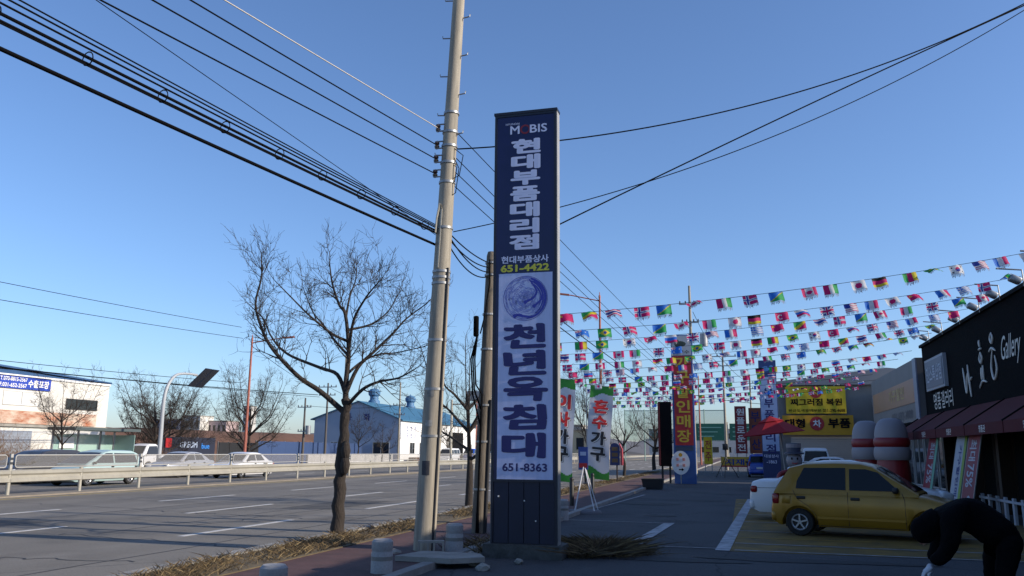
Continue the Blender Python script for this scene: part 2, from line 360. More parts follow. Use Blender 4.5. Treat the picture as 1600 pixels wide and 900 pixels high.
# distance: embankment and low hills
def ridge(name, x0, y0, x1, y1, h, w, m, n=40, seed=1, rough=.15):
    rnd = random.Random(seed); mb = MB(); d = Vector((x1 - x0, y1 - y0, 0)); s_ = Vector((-d.y, d.x, 0)).normalized()
    prof = [(-1, 0), (-.55, .62), (-.25, .97), (.25, 1), (.6, .55), (1, 0)]; vs = []
    for i in range(n + 1):
        t = i / n; hh = h * (1 + rough * (math.sin(t * 9 + seed) * .5 + rnd.uniform(-.5, .5))) * min(1, 6 * t + .3, 6 * (1 - t) + .3)
        for (a, b) in prof: vs.append(Vector((x0, y0, -.1)) + d * t + s_ * a * w + Vector((0, 0, b * hh)))
    k = len(prof); mb.add(vs, [(i * k + j, (i + 1) * k + j, (i + 1) * k + j + 1, i * k + j + 1) for i in range(n) for j in range(k - 1)])
    return tag(mb.build(name, m, smooth=60), kind='structure')
ridge('embankment', -76, 50, -84, 240, 4.5, 11, mat('red_earth', (0.15, 0.075, 0.045, 1), 0.95, var=0.4, scale=.3, bump=.4, bscale=2), seed=3, rough=.06)
ridge('hills', -900, 700, 900, 1500, 16, 140, mat('far_hill', (0.11, 0.11, 0.12, 1), 1), 60, 5, .7)
ridge('hills', -900, 520, -120, 900, 10, 60, mat('far_wood', (0.075, 0.068, 0.065, 1), 1, var=.4, scale=.05), 60, 9, .6)

# ---------------------------------------------------------------- big pillar sign
S0 = (-3.30, 12.99, 0)
sg = thing('pillar_sign', S0, 'tall navy and white roadside pillar sign beside the leaning concrete pole', 'sign')
X0, X1, YF, YB, ZT = -3.83, -2.77, 12.85, 13.05, 7.24
MB().box(-3.93, -2.68, 12.76, 13.26, -.2, .22).build('plinth', mat('old_concrete', (0.10, 0.098, 0.09, 1), .9, var=.5, scale=4, bump=.5, bscale=18), sg, S0)
mb = MB(); mb.box(X0 + .012, X1 - .012, YF + .03, YB - .01, .22, ZT - .02); mb.build('cabinet', navy_frame, sg, S0)
MB().box(X1 - .012, X1 + .012, YF + .012, YB, .22, ZT).build('side_panel', side_metal, sg, S0)
MB().box(X0 - .012, X0 + .012, YF + .012, YB, .22, ZT).build('side_panel', side_metal, sg, S0)
MB().box(X0 - .02, X1 + .02, YF - .02, YB + .01, ZT, ZT + .045).build('top_cap', navy_frame, sg, S0)
mb = MB()
for (a, b, c, d) in ((X0, X0 + .035, .22, ZT), (X1 - .035, X1, .22, ZT), (X0 + .035, X1 - .035, ZT - .04, ZT), (X0 + .035, X1 - .035, 1.15, 1.19)): mb.box(a, b, YF - .012, YF + .03, c, d)
mb.build('front_frame', navy_frame, sg, S0)
up_ = MB().box(X0 + .035, X1 - .035, YF, YF + .03, 4.475, ZT - .04).build('upper_panel', navy, sg, S0)
lo_ = MB().box(X0 + .09, X1 - .07, YF, YF + .03, 1.19, 4.475).build('lower_panel', film_white, sg, S0)
MB().box(X0 + .035, X0 + .09, YF + .004, YF + .03, 1.19, 4.475).build('edge_strip', navy, sg, S0)
MB().box(X1 - .07, X1 - .035, YF + .004, YF + .03, 1.19, 4.475).build('edge_strip', navy, sg, S0)
for i in range(4):
    w = (X1 - X0 - .07) / 4; a = X0 + .035 + i * w
    MB().box(a + .006, a + w - .006, YF + .005, YF + .03, .23, 1.15).build('cladding_panel', navy_clad, sg, S0)
yf = YF - .005; cx = (X0 + X1) / 2
text('HYUNDAI', white_letter, (cx - .225, yf, 7.065), PX, UP, .24, .036, up_, S0, .015)
text('M', white_letter, (cx - .185, yf, 6.955), PX, UP, .165, .15, up_, S0, .02)
text('BIS', white_letter, (cx + .225, yf, 6.955), PX, UP, .30, .15, up_, S0, .02)
mb = MB(); n = 28
for i in range(n):
    a, b = 2 * math.pi * i / n, 2 * math.pi * (i + 1) / n
    mb.face([(cx - .005 + r * math.cos(t), yf, 6.955 + r * math.sin(t) * .95) for r, t in ((.088, a), (.088, b), (.058, b), (.058, a))])
mb.build('ring_mark', mat('dark_red_mark', (.20, .008, .02, 1), .4), up_, S0)
for i, ch in enumerate('현대부품대리점'):
    text(ch, white_letter, (cx + .01 - i * .004, yf, 6.655 - i * .2765), PX, UP, .52, .262, up_, S0, .052)
text('현대부품상사', white_letter, (cx, yf, 4.705), PX, UP, .80, .125, up_, S0, .03)
text('651-4422', yellow_letter, (cx, yf, 4.56), PX, UP, .82, .125, up_, S0, .045)
for ch, z, dx in (('천', 3.44, 0), ('년', 3.01, .01), ('옥', 2.59, 0.01), ('침', 2.155, 0), ('대', 1.71, 0.0)):
    text(ch, navy_letter, (cx + dx, yf, z), PX, UP, .74, .40, lo_, S0, .045, wob=.018)
text('651-8363', navy_letter, (cx + .01, yf, 1.375), PX, UP, .72, .125, lo_, S0, .025)
# round emblem: ring of fine line work with three thick curling bodies
em = MB(); ec = Vector((cx + .01, yf, 4.055)); ER = .365
em_light = mat('emblem_light', (.22, .26, .62, 1), .4); em_dark = mat('emblem_dark', (.030, .040, .36, 1), .4)
def ribbon(mb, pts, ws, mi, dy=0.0):
    for i in range(len(pts) - 1):
        a, b = Vector(pts[i]), Vector(pts[i + 1]); d = (b - a)
        if d.length < 1e-6: continue
        n_ = Vector((-d.y, d.x)).normalized(); q = []
        for p, w in ((a, ws[i]), (b, ws[i + 1])): q.append((p - n_ * w, p + n_ * w))
        mb.face([ec + Vector((v.x, dy, v.y)) for v in (q[0][0], q[1][0], q[1][1], q[0][1])], mi)
rnd = random.Random(4)
for k in range(120):
    r0 = rnd.uniform(.04, .97) * ER; a0 = rnd.uniform(0, 6.28); ln = rnd.uniform(.5, 1.6); wv = rnd.uniform(.004, .02); fr = rnd.uniform(3, 9)
    pts = [((r0 + wv * math.sin(fr * t)) * math.cos(a0 + t), (r0 + wv * math.sin(fr * t)) * math.sin(a0 + t)) for t in [ln * i / 14 for i in range(15)]]
    pts = [p for p in pts if math.hypot(*p) < ER * .97]
    if len(pts) > 3: ribbon(em, pts, [.0042] * len(pts), 0, .0006 * (k % 5) / 5)
for k in range(60):
    x, y = rnd.uniform(-.3, .2), rnd.uniform(-.25, .3)
    if math.hypot(x, y) > ER * .85: continue
    pts = [(x + .035 * (1 - i / 12) * math.cos(i * .6), y + .035 * (1 - i / 12) * math.sin(i * .6)) for i in range(11)]
    ribbon(em, pts, [.004] * 11, 0, .0004)
ribbon(em, [(ER * math.cos(t), ER * math.sin(t)) for t in [2 * math.pi * i / 48 for i in range(49)]], [.004] * 49, 1, -.0004)
for r_, a0, a1, w_ in ((.335, 1.3, -1.5, .020), (.295, 1.25, -1.0, .014), (.26, 1.2, -.5, .011)):
    n = 26; ribbon(em, [(r_ * math.cos(a0 + (a1 - a0) * i / n), r_ * math.sin(a0 + (a1 - a0) * i / n)) for i in range(n + 1)], [w_ * (.35 + .65 * math.sin(math.pi * min(1, .2 + .8 * i / n))) for i in range(n + 1)], 1, -.001)
def snake(pts, w):
    P = [Vector(p) for p in pts]; out = []
    for i in range(len(P) - 1):
        p0, p1, p2, p3 = P[max(0, i - 1)], P[i], P[i + 1], P[min(len(P) - 1, i + 2)]
        for s_ in range(6):
            t = s_ / 6; out.append(.5 * ((2 * p1) + (p2 - p0) * t + (2 * p0 - 5 * p1 + 4 * p2 - p3) * t * t + (3 * p1 - p0 - 3 * p2 + p3) * t ** 3))
    out.append(P[-1]); n = len(out)
    ribbon(em, out, [w * (1.0 if i < 4 else .75 - .45 * i / n) for i in range(n)], 1, -.0015)
snake([(-.20, -.30), (-.12, -.27), (0, -.30), (.14, -.30), (.25, -.22), (.32, -.08)], .032)
snake([(-.02, -.08), (.05, -.04), (.13, .0), (.19, .10), (.13, .22), (.06, .31)], .030)
snake([(.13, -.15), (.19, -.10), (.27, -.02), (.28, .10), (.22, .22), (.14, .28)], .026)
em.build('emblem', [em_light, em_dark], lo_, S0)
# meter box and sockets on the lower cladding
for (x, z) in ((-3.72, .92), (-3.3, .86), (-3.12, .56)): MB().box(x, x + .02, YF - .006, YF + .004, z, z + .02).build('screw_mark', white_m, sg, S0)

# ---------------------------------------------------------------- concrete utility pole (leaning) and the short pole
PB, PT = Vector((-4.91, 12.81, 0)), Vector((-4.42, 12.81, 12.2))
def on_pole(z): return PB.lerp(PT, z / 12.2)
up = thing('utility_pole', PB, 'tall pale concrete utility pole leaning beside the navy pillar sign', 'pole')
mb = MB(); mb.tube([on_pole(z) for z in (-.3, 2, 5, 8, 12.2)], [.178, .162, .138, .112, .09], 24); mb.build('shaft', pole_conc, up, PB, 50)
for i, z in enumerate([6.6 + .36 * k for k in range(14)]):
    p = on_pole(z); s_ = 1 if i % 2 else -1
    MB().tube([p, p + Vector((s_ * .24, -.03, .01)), p + Vector((s_ * .245, -.03, .05))], .011, 6).build('step_bolt', steel, up, PB)
for z in (1.85, 2.6, 3.4, 4.35, 4.45, 4.55, 5.3, 6.1, 6.45, 6.75, 7.0, 7.35):
    p = on_pole(z); r = .172 - .0066 * z
    MB().tube([p - UP * .02, p + UP * .02], r + .012, 20).build('band', steel, up, PB, 40)
for z in (7.08, 6.77, 6.52, 6.26):
    p = on_pole(z) + Vector((-.13, -.08, 0)); b = MB()
    b.box(p.x - .10, p.x + .06, p.y - .02, p.y + .02, p.z + .055, p.z + .067); b.box(p.x - .10, p.x + .06, p.y - .02, p.y + .02, p.z - .067, p.z - .055); b.cyl(p + Vector((-.07, 0, -.08)), p + Vector((-.07, 0, .08)), .008)
    k = b.build('insulator_bracket', steel, up, PB)
    MB().lathe([(0, -.05), (.04, -.05), (.045, -.02), (.026, 0), (.045, .02), (.04, .05), (0, .05)], 12, p + Vector((-.07, 0, 0))).build('insulator', mat('brown_porcelain', (.05, .03, .025, 1), .25), k, PB, 40)
mb = MB(); mb.tube([on_pole(z) + Vector((.165 - .006 * z, -.075, 0)) for z in (0, 1.5, 3, 4.6)], .020, 8); mb.build('conduit', mat('grey_conduit', (.018, .018, .022, 1), .6), up, PB, 60)
mb = MB(); mb.tube([on_pole(z) + Vector((-.02, -.155 + .004 * z, 0)) for z in (4.6, 5.0, 5.4, 5.6)], .02, 6); mb.tube([on_pole(5.6) + Vector((-.02, -.13, 0)), on_pole(5.7) + Vector((-.05, -.16, 0)), on_pole(5.45) + Vector((-.09, -.14, 0)), on_pole(5.2) + Vector((-.1, -.14, 0))], .02, 6); mb.build('conduit', galv, up, PB, 60)
for (z, w_, h_, m_) in ((2.55, .09, .16, 'plate'), (2.05, .07, .10, 'band_pale'), (1.35, .08, .22, 'dark_sticker')):
    vs_ = []; pc = on_pole(z); pr_ = .18 - .0068 * z
    for j_ in range(2):
        for i_ in range(6): a_ = R(-112 + 44 * i_ / 5) ; vs_.append(pc + Vector((math.cos(a_) * pr_, math.sin(a_) * pr_, h_ * (j_ - .5))))
    MB().add(vs_, [(i_, i_ + 1, i_ + 7, i_ + 6) for i_ in range(5)]).build('sticker', mat('sticker_' + m_, {'plate': (.30, .29, .26, 1), 'band_pale': (.42, .40, .36, 1), 'dark_sticker': (.06, .06, .07, 1)}[m_], .7, var=.5, scale=14), up, PB)
for (a, b, c) in ((6.7, 6.3, .28), (6.55, 6.0, .22), (6.4, 6.2, .18)):
    MB().tube([on_pole(a) + Vector((.1, -.05, 0)), on_pole((a + b) / 2 + .05) + Vector((c, -.06, 0)), on_pole(b) + Vector((c * .8, -.05, -.1)), on_pole(b - .15) + Vector((.1, -.05, 0))], .008, 5).build('jumper_wire', rubber, up, PB)
p2 = Vector((-4.93, 15.74, 0)); t2 = Vector((-4.73, 15.74, 5.6))
sp = thing('service_pole', p2, 'short weathered service pole with dangling cables behind the pillar sign', 'pole')
def on_p2(z): return p2.lerp(t2, z / 5.6)
mb = MB(); mb.tube([on_p2(z) for z in (-.3, 1.5, 3.5, 5.5, 5.58)], [.145, .135, .12, .105, .085], 18); mb.build('shaft', wood_pole, sp, p2, 50)
for z in (.9, 1.8, 2.5, 3.6, 4.3, 5.1, 5.35): MB().tube([on_p2(z) - UP * .018, on_p2(z) + UP * .018], .16 - .006 * z, 16).build('band', steel, sp, p2)
mb = MB(); mb.tube([on_p2(z) + Vector((.14, -.06, 0)) for z in (.05, 2.6)], .035, 8); mb.build('conduit', mat('grey_conduit', None), sp, p2, 60)
rbox('splice_box', rubber, (.10, .10, .42), Vector((-.19 + .12, -.14, 4.05)), .03, sp)
for k in range(3):
    a = on_p2(3.9) + Vector((-.18, -.13, 0)); MB().tube([a, a + Vector((-.05 - .04 * k, 0, -.5)), a + Vector((-.02 - .03 * k, 0, -1.0 - .1 * k)), on_p2(2.7 - .3 * k) + Vector((-.02, -.16, 0)), on_p2(1.6 - .3 * k) + Vector((0, -.16, 0)), on_p2(.1) + Vector((.02 * k, -.17, 0))], .016, 6).build('drop_cable', rubber, sp, p2, 60)
MB().tube([on_p2(5.4) + Vector((.0, -.13, 0)), on_p2(4.9) + Vector((.03, -.16, 0)), on_p2(4.2) + Vector((-.05, -.16, 0)), on_p2(3.9) + Vector((-.12, -.14, 0))], .014, 6).build('drop_cable', rubber, sp, p2, 60)

# ---------------------------------------------------------------- overhead wires
def span(A, B, sag, n=28):
    A, B = Vector(A), Vector(B)
    return [A.lerp(B, i / n) - UP * (4 * sag * (i / n) * (1 - i / n)) for i in range(n + 1)]
def wire(A, B, sag, r, label, m=rubber, group=None, name='overhead_wire', n=28):
    return tag(MB().tube(span(A, B, sag, n), r, 5).build(name, m, smooth=80), label, 'wire', group)
Q = Vector((-10.3, -22, 0))
bd = thing('cable_bundle', on_pole(5.26), 'thick bundle of black communication cables lashed with rings left of the pole', 'cable')
o_ = on_pole(5.26)
for k, (dz, dy, zb, sg_, r) in enumerate(((0, 0, 6.1, .22, .016), (.05, .03, 6.3, .2, .010), (.07, -.02, 6.45, .18, .009), (-.03, .04, 6.05, .26, .013), (-.05, -.02, 5.98, .25, .009), (.10, .05, 6.5, .15, .008))):
    MB().tube(span(on_pole(5.26) + Vector((-.12, dy, dz)), (Q.x, Q.y + dy, zb), sg_, 40), r, 6).build('cable', rubber, bd, o_, 80)
for k in range(9):
    s_ = .012 + .026 * k; p = span(on_pole(5.26) + Vector((-.12, 0, 0)), (Q.x, Q.y, 6.1), .24, 1000)[int(s_ * 1000)]
    d, a, b = frame_of(Q - PB); r = .07
    MB().tube([p + a * r * math.cos(t) + b * r * math.sin(t) for t in [2 * math.pi * i / 12 for i in range(13)]], .007, 4).build('lashing_ring', rubber, bd, o_)
wire(on_pole(5.03) + Vector((-.14, 0, 0)), (Q.x, Q.y, 5.75), .28, .022, 'thick single black cable lowest under the cable bundle', name='overhead_cable')
for z, zb, sag, nm, m_, r in ((7.08, 5.3, .1, 'topmost pale thin wire reaching the insulators of the leaning pole', mat('bare_wire', (.5, .46, .4, 1), .5), .008), (6.77, 6.0, .25, 'second wire from the top on the leaning pole insulators', rubber, .010), (6.52, 5.8, .25, 'third wire from the top on the leaning pole insulators', rubber, .010), (6.26, 5.2, .2, 'fourth and lowest wire on the leaning pole insulators', rubber, .010)):
    wire(on_pole(z) + Vector((-.2, -.08, 0)), (Q.x, Q.y, zb), sag, r, nm, m_)
tw = wire(on_pole(5.2) + Vector((-.15, 0, 0)), (Q.x, Q.y, 8.9), 0, .005, 'very thin slanting wire with loose strands between bundle and insulator wires')
MM = Vector((6.0, 17.2, 0)); PA = Vector((-4.6, 13.0, 0))
def m_at(s_, z): p = PA.lerp(MM, s_); return Vector((p.x, p.y, z))
wire(on_pole(6.72) + Vector((.12, .06, 0)), m_at(1, 10.5), .64, .013, 'upper black cable rising from the pillar sign to the upper right', n=40)
wire(m_at(.13, 5.30), m_at(1, 10.45), -.05, .013, 'straight black cable rising from the pillar sign edge under the upper one', n=40)
wire(on_pole(5.25) + Vector((.14, .06, 0)), m_at(1, 10.4), .58, .009, 'thin lower wire sagging from the pillar sign to the upper right', n=40)
pm = thing('service_mast', (6.15, 17.25, 0), 'concrete service mast beside the black gallery shop', 'pole')
MB().tube([(0, 0, -.2), (0, 0, 11)], [.16, .10], 16).build('shaft', pole_conc, pm, smooth=50)
N1 = Vector((-3.2, 60, 0))
for k, (z, zb) in enumerate(((6.55, 6.3), (6.3, 5.9), (6.05, 5.5), (7.0, 6.9))):
    wire(on_pole(z) + Vector((.12, .05, 0)), (N1.x + .2 * k - .3, N1.y, zb), .12, .008, ('first', 'second', 'third', 'fourth')[k] + ' wire running from the leaning pole toward the far pole behind the red pillar', n=30)
for k, z in enumerate((5.25, 5.15, 5.2, 5.05)):
    wire(on_pole(z) + Vector((.05, .12, 0)), on_p2(5.35 - .1 * k) + Vector((-.05, -.1, 0)), .06 + .04 * k, .012, ('first', 'second', 'third', 'fourth')[k] + ' slack cable between the leaning pole and short service pole', n=14)
for k, z in enumerate((5.3, 5.1)):
    wire(on_p2(z) + Vector((.05, .1, 0)), (N1.x - .2, N1.y, 5.2 - .3 * k), .5, .014, ('upper', 'lower')[k] + ' thick cable from the short service pole toward the far pole', n=30)
for k, (z0, z1) in enumerate(((10.3, 11.2), (9.2, 10.3), (6.3, 6.75), (5.8, 6.6), (6.0, 6.4))):
    wire((-38.3 + .2 * k, 10, z0 - .3), (-38.3 + .2 * k, 58 + 12 * (k > 2) * 1.0, z1), .25, .018 if k != 3 else .03, ('highest', 'second highest', 'middle', 'thick low', 'lowest thin')[k] + ' roadside wire in front of the white building', n=30)

# ---------------------------------------------------------------- bare trees
def smooth_path(pts, k=4):
    P = [Vector(p) for p in pts]; out = []
    for i in range(len(P) - 1):
        p0, p1, p2_, p3 = P[max(0, i - 1)], P[i], P[i + 1], P[min(len(P) - 1, i + 2)]
        for s_ in range(k):
            t = s_ / k; out.append(.5 * ((2 * p1) + (p2_ - p0) * t + (2 * p0 - 5 * p1 + 4 * p2_ - p3) * t * t + (3 * p1 - p0 - 3 * p2_ + p3) * t ** 3))
    out.append(P[-1]); return out
def twig(mb, p, d, ln, r, depth, rnd, lift=.25, n=4, rm=.0042):
    pts = [p.copy()]; q = p.copy(); d = d.normalized()
    for i in range(n):
        d = (d + Vector((rnd.gauss(0, .16), rnd.gauss(0, .16), rnd.gauss(0, .12) + lift * .3))).normalized()
        q = q + d * ln / n; pts.append(q.copy())
    mb.tube(pts, [max(r * (1 - .8 * i / n), rm * .55) for i in range(n + 1)], 3 if r < .006 else (4 if r < .02 else 6), False)
    if depth > 0:
        for c in range(rnd.choice((3, 3, 4, 4))):
            i = rnd.randint(1, n); a = rnd.uniform(0, 6.28); _, s1, s2 = frame_of(pts[i] - pts[i - 1])
            dd = (pts[i] - pts[i - 1]).normalized() * 1.0 + (s1 * math.cos(a) + s2 * math.sin(a)) * rnd.uniform(.6, 1.1)
            twig(mb, pts[i], dd, ln * rnd.uniform(.45, .75), max(rm, r * .55), depth - 1, rnd, lift, n, rm)
def limb_mesh(pts, r0, r1, rnd, ntw, ln, depth, start=.2, rm=.0042):
    mb = MB(); P = smooth_path(pts, 4); n = len(P)
    mb.tube(P, [r0 + (r1 - r0) * (i / (n - 1)) ** .8 for i in range(n)], 7, False)
    for k in range(ntw):
        i = min(n - 2, int((start + (1 - start) * rnd.random() ** .8) * (n - 1))); d, s1, s2 = frame_of(P[i + 1] - P[i]); a = rnd.uniform(0, 6.28)
        dd = d * .7 + (s1 * math.cos(a) + s2 * math.sin(a)) + UP * .35
        rr = max(.0045, .38 * (r0 + (r1 - r0) * (i / n)))
        twig(mb, P[i], dd, ln * rnd.uniform(.5, 1.2), max(rm, min(rr, .013)), depth, rnd, rm=rm)
    twig(mb, P[-1], P[-1] - P[-2], ln * .9, r1, depth, rnd, rm=rm)
    return mb
TREE = {'trunk': [(-7.26, 14.5, -0.1), (-7.26, 14.5, 0.61), (-7.27, 14.5, 1.19), (-7.23, 14.5, 1.77), (-7.2, 14.5, 2.25), (-7.22, 14.5, 2.55)],
'leader': [(-7.22, 14.5, 2.5), (-7.25, 14.55, 3.01), (-7.25, 14.6, 3.6), (-7.38, 14.65, 4.45), (-7.55, 14.7, 4.7), (-7.75, 14.75, 5.21), (-7.86, 14.8, 5.7)],
'l1': [(-7.26, 14.5, 2.34), (-7.71, 14.4, 2.73), (-8.05, 14.25, 3.0), (-8.4, 14.1, 3.41), (-8.64, 14.0, 3.77), (-8.78, 13.9, 4.17), (-8.91, 13.9, 4.63), (-8.82, 13.9, 5.21), (-8.84, 13.9, 5.5)],
'l2': [(-7.22, 14.5, 2.65), (-7.52, 14.7, 3.12), (-8.01, 14.9, 3.31), (-8.81, 15.2, 3.62), (-9.24, 15.4, 3.88), (-9.54, 15.5, 4.22), (-9.78, 15.6, 4.62), (-10.2, 15.7, 5.0)],
'l3': [(-7.29, 14.6, 3.85), (-7.46, 14.3, 3.97), (-7.77, 14.0, 4.31), (-7.94, 13.7, 4.59), (-8.19, 13.5, 4.93)],
'r1': [(-7.2, 14.5, 2.42), (-6.78, 14.3, 2.75), (-6.36, 14.1, 2.89), (-5.9, 13.9, 2.94), (-5.5, 13.7, 3.10)],
'r2': [(-7.22, 14.5, 2.68), (-7.04, 14.6, 3.26), (-6.74, 14.7, 3.64), (-6.44, 14.9, 4.08), (-6.25, 15.0, 4.38), (-5.87, 15.1, 4.73)],
'r3': [(-7.25, 14.6, 3.64), (-7.08, 14.4, 4.27), (-6.78, 14.2, 4.67), (-6.57, 14.1, 4.89), (-6.35, 14.0, 5.07)],
'r4': [(-7.31, 14.6, 4.1), (-7.0, 15.0, 4.28), (-6.82, 15.4, 4.64), (-6.69, 15.5, 5.0)],
'r5': [(-7.25, 14.55, 3.1), (-7.15, 15.0, 3.44), (-6.97, 15.4, 3.65), (-6.73, 15.7, 3.72), (-6.25, 15.9, 3.87)],
'l4': [(-7.27, 14.6, 3.54), (-7.7, 14.9, 3.9), (-8.13, 15.2, 4.33), (-8.45, 15.3, 4.68), (-8.72, 15.4, 5.2)],
'm1': [(-7.37, 14.65, 4.39), (-7.43, 14.9, 4.93), (-7.43, 15.1, 5.3), (-7.45, 15.2, 5.6)]}
TREE = {k: [(x, y, z if z < 2.6 else 2.6 + (z - 2.6) * .87) for x, y, z in v] for k, v in TREE.items()}
T0 = Vector((-7.26, 14.5, 0)); rnd = random.Random(11)
bt = thing('bare_tree', T0, 'leafless street tree with spreading limbs left of the concrete pole', 'tree')
mb = MB(); tp = smooth_path(TREE['trunk'], 4); n = len(tp)
mb.tube([p + Vector((rnd.gauss(0, .012), rnd.gauss(0, .012), 0)) for p in tp], [.142 - .02 * min(1, i / 3) - .045 * i / n + rnd.uniform(-.008, .008) for i in range(n)], 14)
for z, a in ((1.6, .6), (1.35, .9)): mb.ball((-7.13, 14.42, z), (.10, .09, .20), 8)
mb.build('trunk', bark, bt, T0, 60)
for k, nt, r0, r1 in (('leader', 24, .062, .012), ('l1', 26, .058, .012), ('l2', 22, .045, .010), ('l3', 14, .032, .009), ('r1', 14, .042, .010), ('r2', 20, .045, .010), ('r3', 14, .034, .009), ('r4', 12, .028, .009), ('r5', 13, .030, .009), ('l4', 13, .030, .009), ('m1', 11, .026, .008)):
    limb_mesh(TREE[k], r0, r1, rnd, int(nt * 1.1), .56, 2).build('limb', bark, bt, T0, 70)

def simple_tree(name, base, h, spread, label, seed, nl=9, group=None, tr=.12, fork=.3, tw=14, depth=2, lift=.4):
    rnd = random.Random(seed); b = Vector(base); t = thing(name, b, label, 'tree', group)
    mb = MB(); top = Vector((rnd.uniform(-.2, .2), rnd.uniform(-.2, .2), h * .62))
    P = smooth_path([Vector((0, 0, -.2)), Vector((rnd.uniform(-.08, .08), 0, h * fork * .6)), Vector((rnd.uniform(-.1, .1), 0, h * fork)), top], 3)
    mb.tube(P, [tr * (1 - .72 * i / (len(P) - 1)) for i in range(len(P))], 9); mb.build('trunk', bark, t, smooth=60)
    for k in range(nl):
        f = fork + (.62 - fork) * (k / nl); s_ = Vector((0, 0, h * f)); i = 0
        for q in P:
            if q.z <= h * f: s_ = q
        a = k * 2.4 + rnd.uniform(-.4, .4); ln = spread * rnd.uniform(.65, 1.05) * (1 - .4 * k / nl)
        zz = h * (lift + .5 * k / nl) * rnd.uniform(.7, 1.0); e = s_ + Vector((math.cos(a) * ln, math.sin(a) * ln, zz)); e.z = min(e.z, h * .95)
        mid = s_.lerp(e, .5) + Vector((math.cos(a) * ln * .15, math.sin(a) * ln * .15, -zz * .08))
        limb_mesh([s_, s_.lerp(mid, .55), mid, e], tr * .42, tr * .08, rnd, tw, h * .13, depth, .25, rm=max(.0045, .00011 * b.length)).build('limb', bark, t, smooth=70)
    return t
GT = 'street trees along the verge'
simple_tree('bare_tree', (-8.0, 24.5, 0), 5.4, 2.2, 'leafless street tree half hidden behind the short service pole', 21, group=GT, tr=.13)
simple_tree('bare_tree', (-7.6, 42.4, 0), 5.6, 1.5, 'slim leafless tree between the two white banner flags', 22, group=GT, nl=8, lift=.5)
simple_tree('bare_tree', (-7.6, 56, 0), 5.0, 2.0, 'leafless tree behind the blue rounded notice board', 23, group=GT, nl=7, depth=1)
simple_tree('bare_tree', (-7.6, 76, 0), 6.4, 3.6, 'wide leafless tree just left of the dark display board', 24, group=GT, nl=9, depth=2, tr=.2)
simple_tree('bare_tree', (-39, 41.5, 0), 5.9, 2.4, 'thin leafless tree in front of the white building', 31, nl=9, tr=.10)
simple_tree('bare_tree', (-45, 57.5, 0), 7.2, 4.0, 'low bushy leafless tree right of the white building', 32, nl=16, tr=.22, fork=.14, tw=26, lift=.3)
simple_tree('bare_tree', (-48, 63, 0), 6.8, 4.0, 'rounded leafless tree behind the solar lamp', 33, nl=15, tr=.2, fork=.16, tw=24, lift=.3)
simple_tree('bare_tree', (-44, 69, 0), 8.6, 4.4, 'tall bushy leafless tree left of the red lamp post', 34, nl=14, tr=.24, fork=.2, tw=22, lift=.4)
simple_tree('bare_tree', (-42, 88, 0), 6.4, 2.4, 'sparse leafless tree by the far utility poles', 35, nl=7, tr=.12, depth=1)
simple_tree('bare_tree', (-38.5, 108, 0), 7.0, 3.0, 'leafless tree in front of the white workshop wall', 36, nl=8, tr=.16, depth=1)
simple_tree('bare_tree', (-38.6, 87, 0), 4.6, 2.2, 'small leafless tree before the shaded grey gable wall', 37, nl=7, tr=.1, depth=1)
def shrub(base, rx, ry, h, label, seed, m):
    rnd = random.Random(seed); b = Vector(base); mb = MB()
    for k in range(520):
        a, rr = rnd.uniform(0, 6.28), rnd.random() ** .5; p = Vector((math.cos(a) * rx * rr, math.sin(a) * ry * rr, 0))
        d = Vector((rnd.gauss(0, .3), rnd.gauss(0, .3), 1)); twig(mb, p, d, h * (1 - .5 * rr) * rnd.uniform(.6, 1.1), .012, 1, rnd, .1, 3)
    o = mb.build('shrub', m); o.location = b; return tag(o, label, 'shrub')
shrub((-40.5, 37.5, 0), 1.6, 4.5, 2.5, 'brown leafless shrub before the white building', 41, mat('brown_twigs', (.17, .095, .045, 1), .9))
shrub((-43, 55, 0), 1.2, 2.5, 1.5, 'low leafless shrub right of the bus shelter', 42, mat('brown_twigs', None))

# ---------------------------------------------------------------- median guard rail with mesh screen
GX = -23.9
gr = thing('guard_rail', (GX, 40, 0), 'long pale steel median guard rail with mesh screen panels on top', 'guard rail')
gl = Vector((GX, 40, 0))
prof = [(.02, .44), (.085, .47), (.085, .56), (.02, .62), (.02, .68), (.085, .74), (.085, .83), (.02, .87)]
def beam(y0, y1):
    mb = MB(); vs = [(x, y, z) for y in (y0, y1) for (x, z) in prof] + [(x - .012, y, z) for y in (y0, y1) for (x, z) in prof]; k = len(prof)
    fs = [(i, i + 1, k + i + 1, k + i) for i in range(k - 1)] + [(2 * k + i, 3 * k + i, 3 * k + i + 1, 2 * k + i + 1) for i in range(k - 1)]
    mb.add(vs, fs); return mb
bm_ = beam(0.008, 3.192).mesh('rail_section', galv)
ps = MB().tube([(0, 0, -.2), (0, 0, .92)], .065, 10).mesh('post', galv, smooth=50)
fr = MB(); n = 5
def rrect(y0, y1, z0, z1, r):
    out = []
    for (cy, cz, a0) in ((y1 - r, z1 - r, 0), (y0 + r, z1 - r, 90), (y0 + r, z0 + r, 180), (y1 - r, z0 + r, 270)):
        for i in range(4): out.append((0, cy + r * math.cos(R(a0 + 30 * i)), cz + r * math.sin(R(a0 + 30 * i))))
    return out + [out[0]]
fr.tube(rrect(.18, 6.22, .95, 1.36, .09), .022, 6, False)
frm = fr.mesh('panel_frame', mat('pale_frame', (.38, .37, .34, 1), .5), smooth=60)
net_m = mat('screen_mesh', (.20, .19, .175, 1), .7, alpha=.46)
nm = MB().face([(0, .2, .97), (0, 6.2, .97), (0, 6.2, 1.34), (0, .2, 1.34)]).mesh('mesh_screen', net_m)
cp = MB().box(-.035, .035, -.05, .05, .9, 1.40); cp.box(.036, .042, -.055, .055, 1.05, 1.13, 1); cp.box(.036, .042, -.055, .055, 1.2, 1.28, 1)
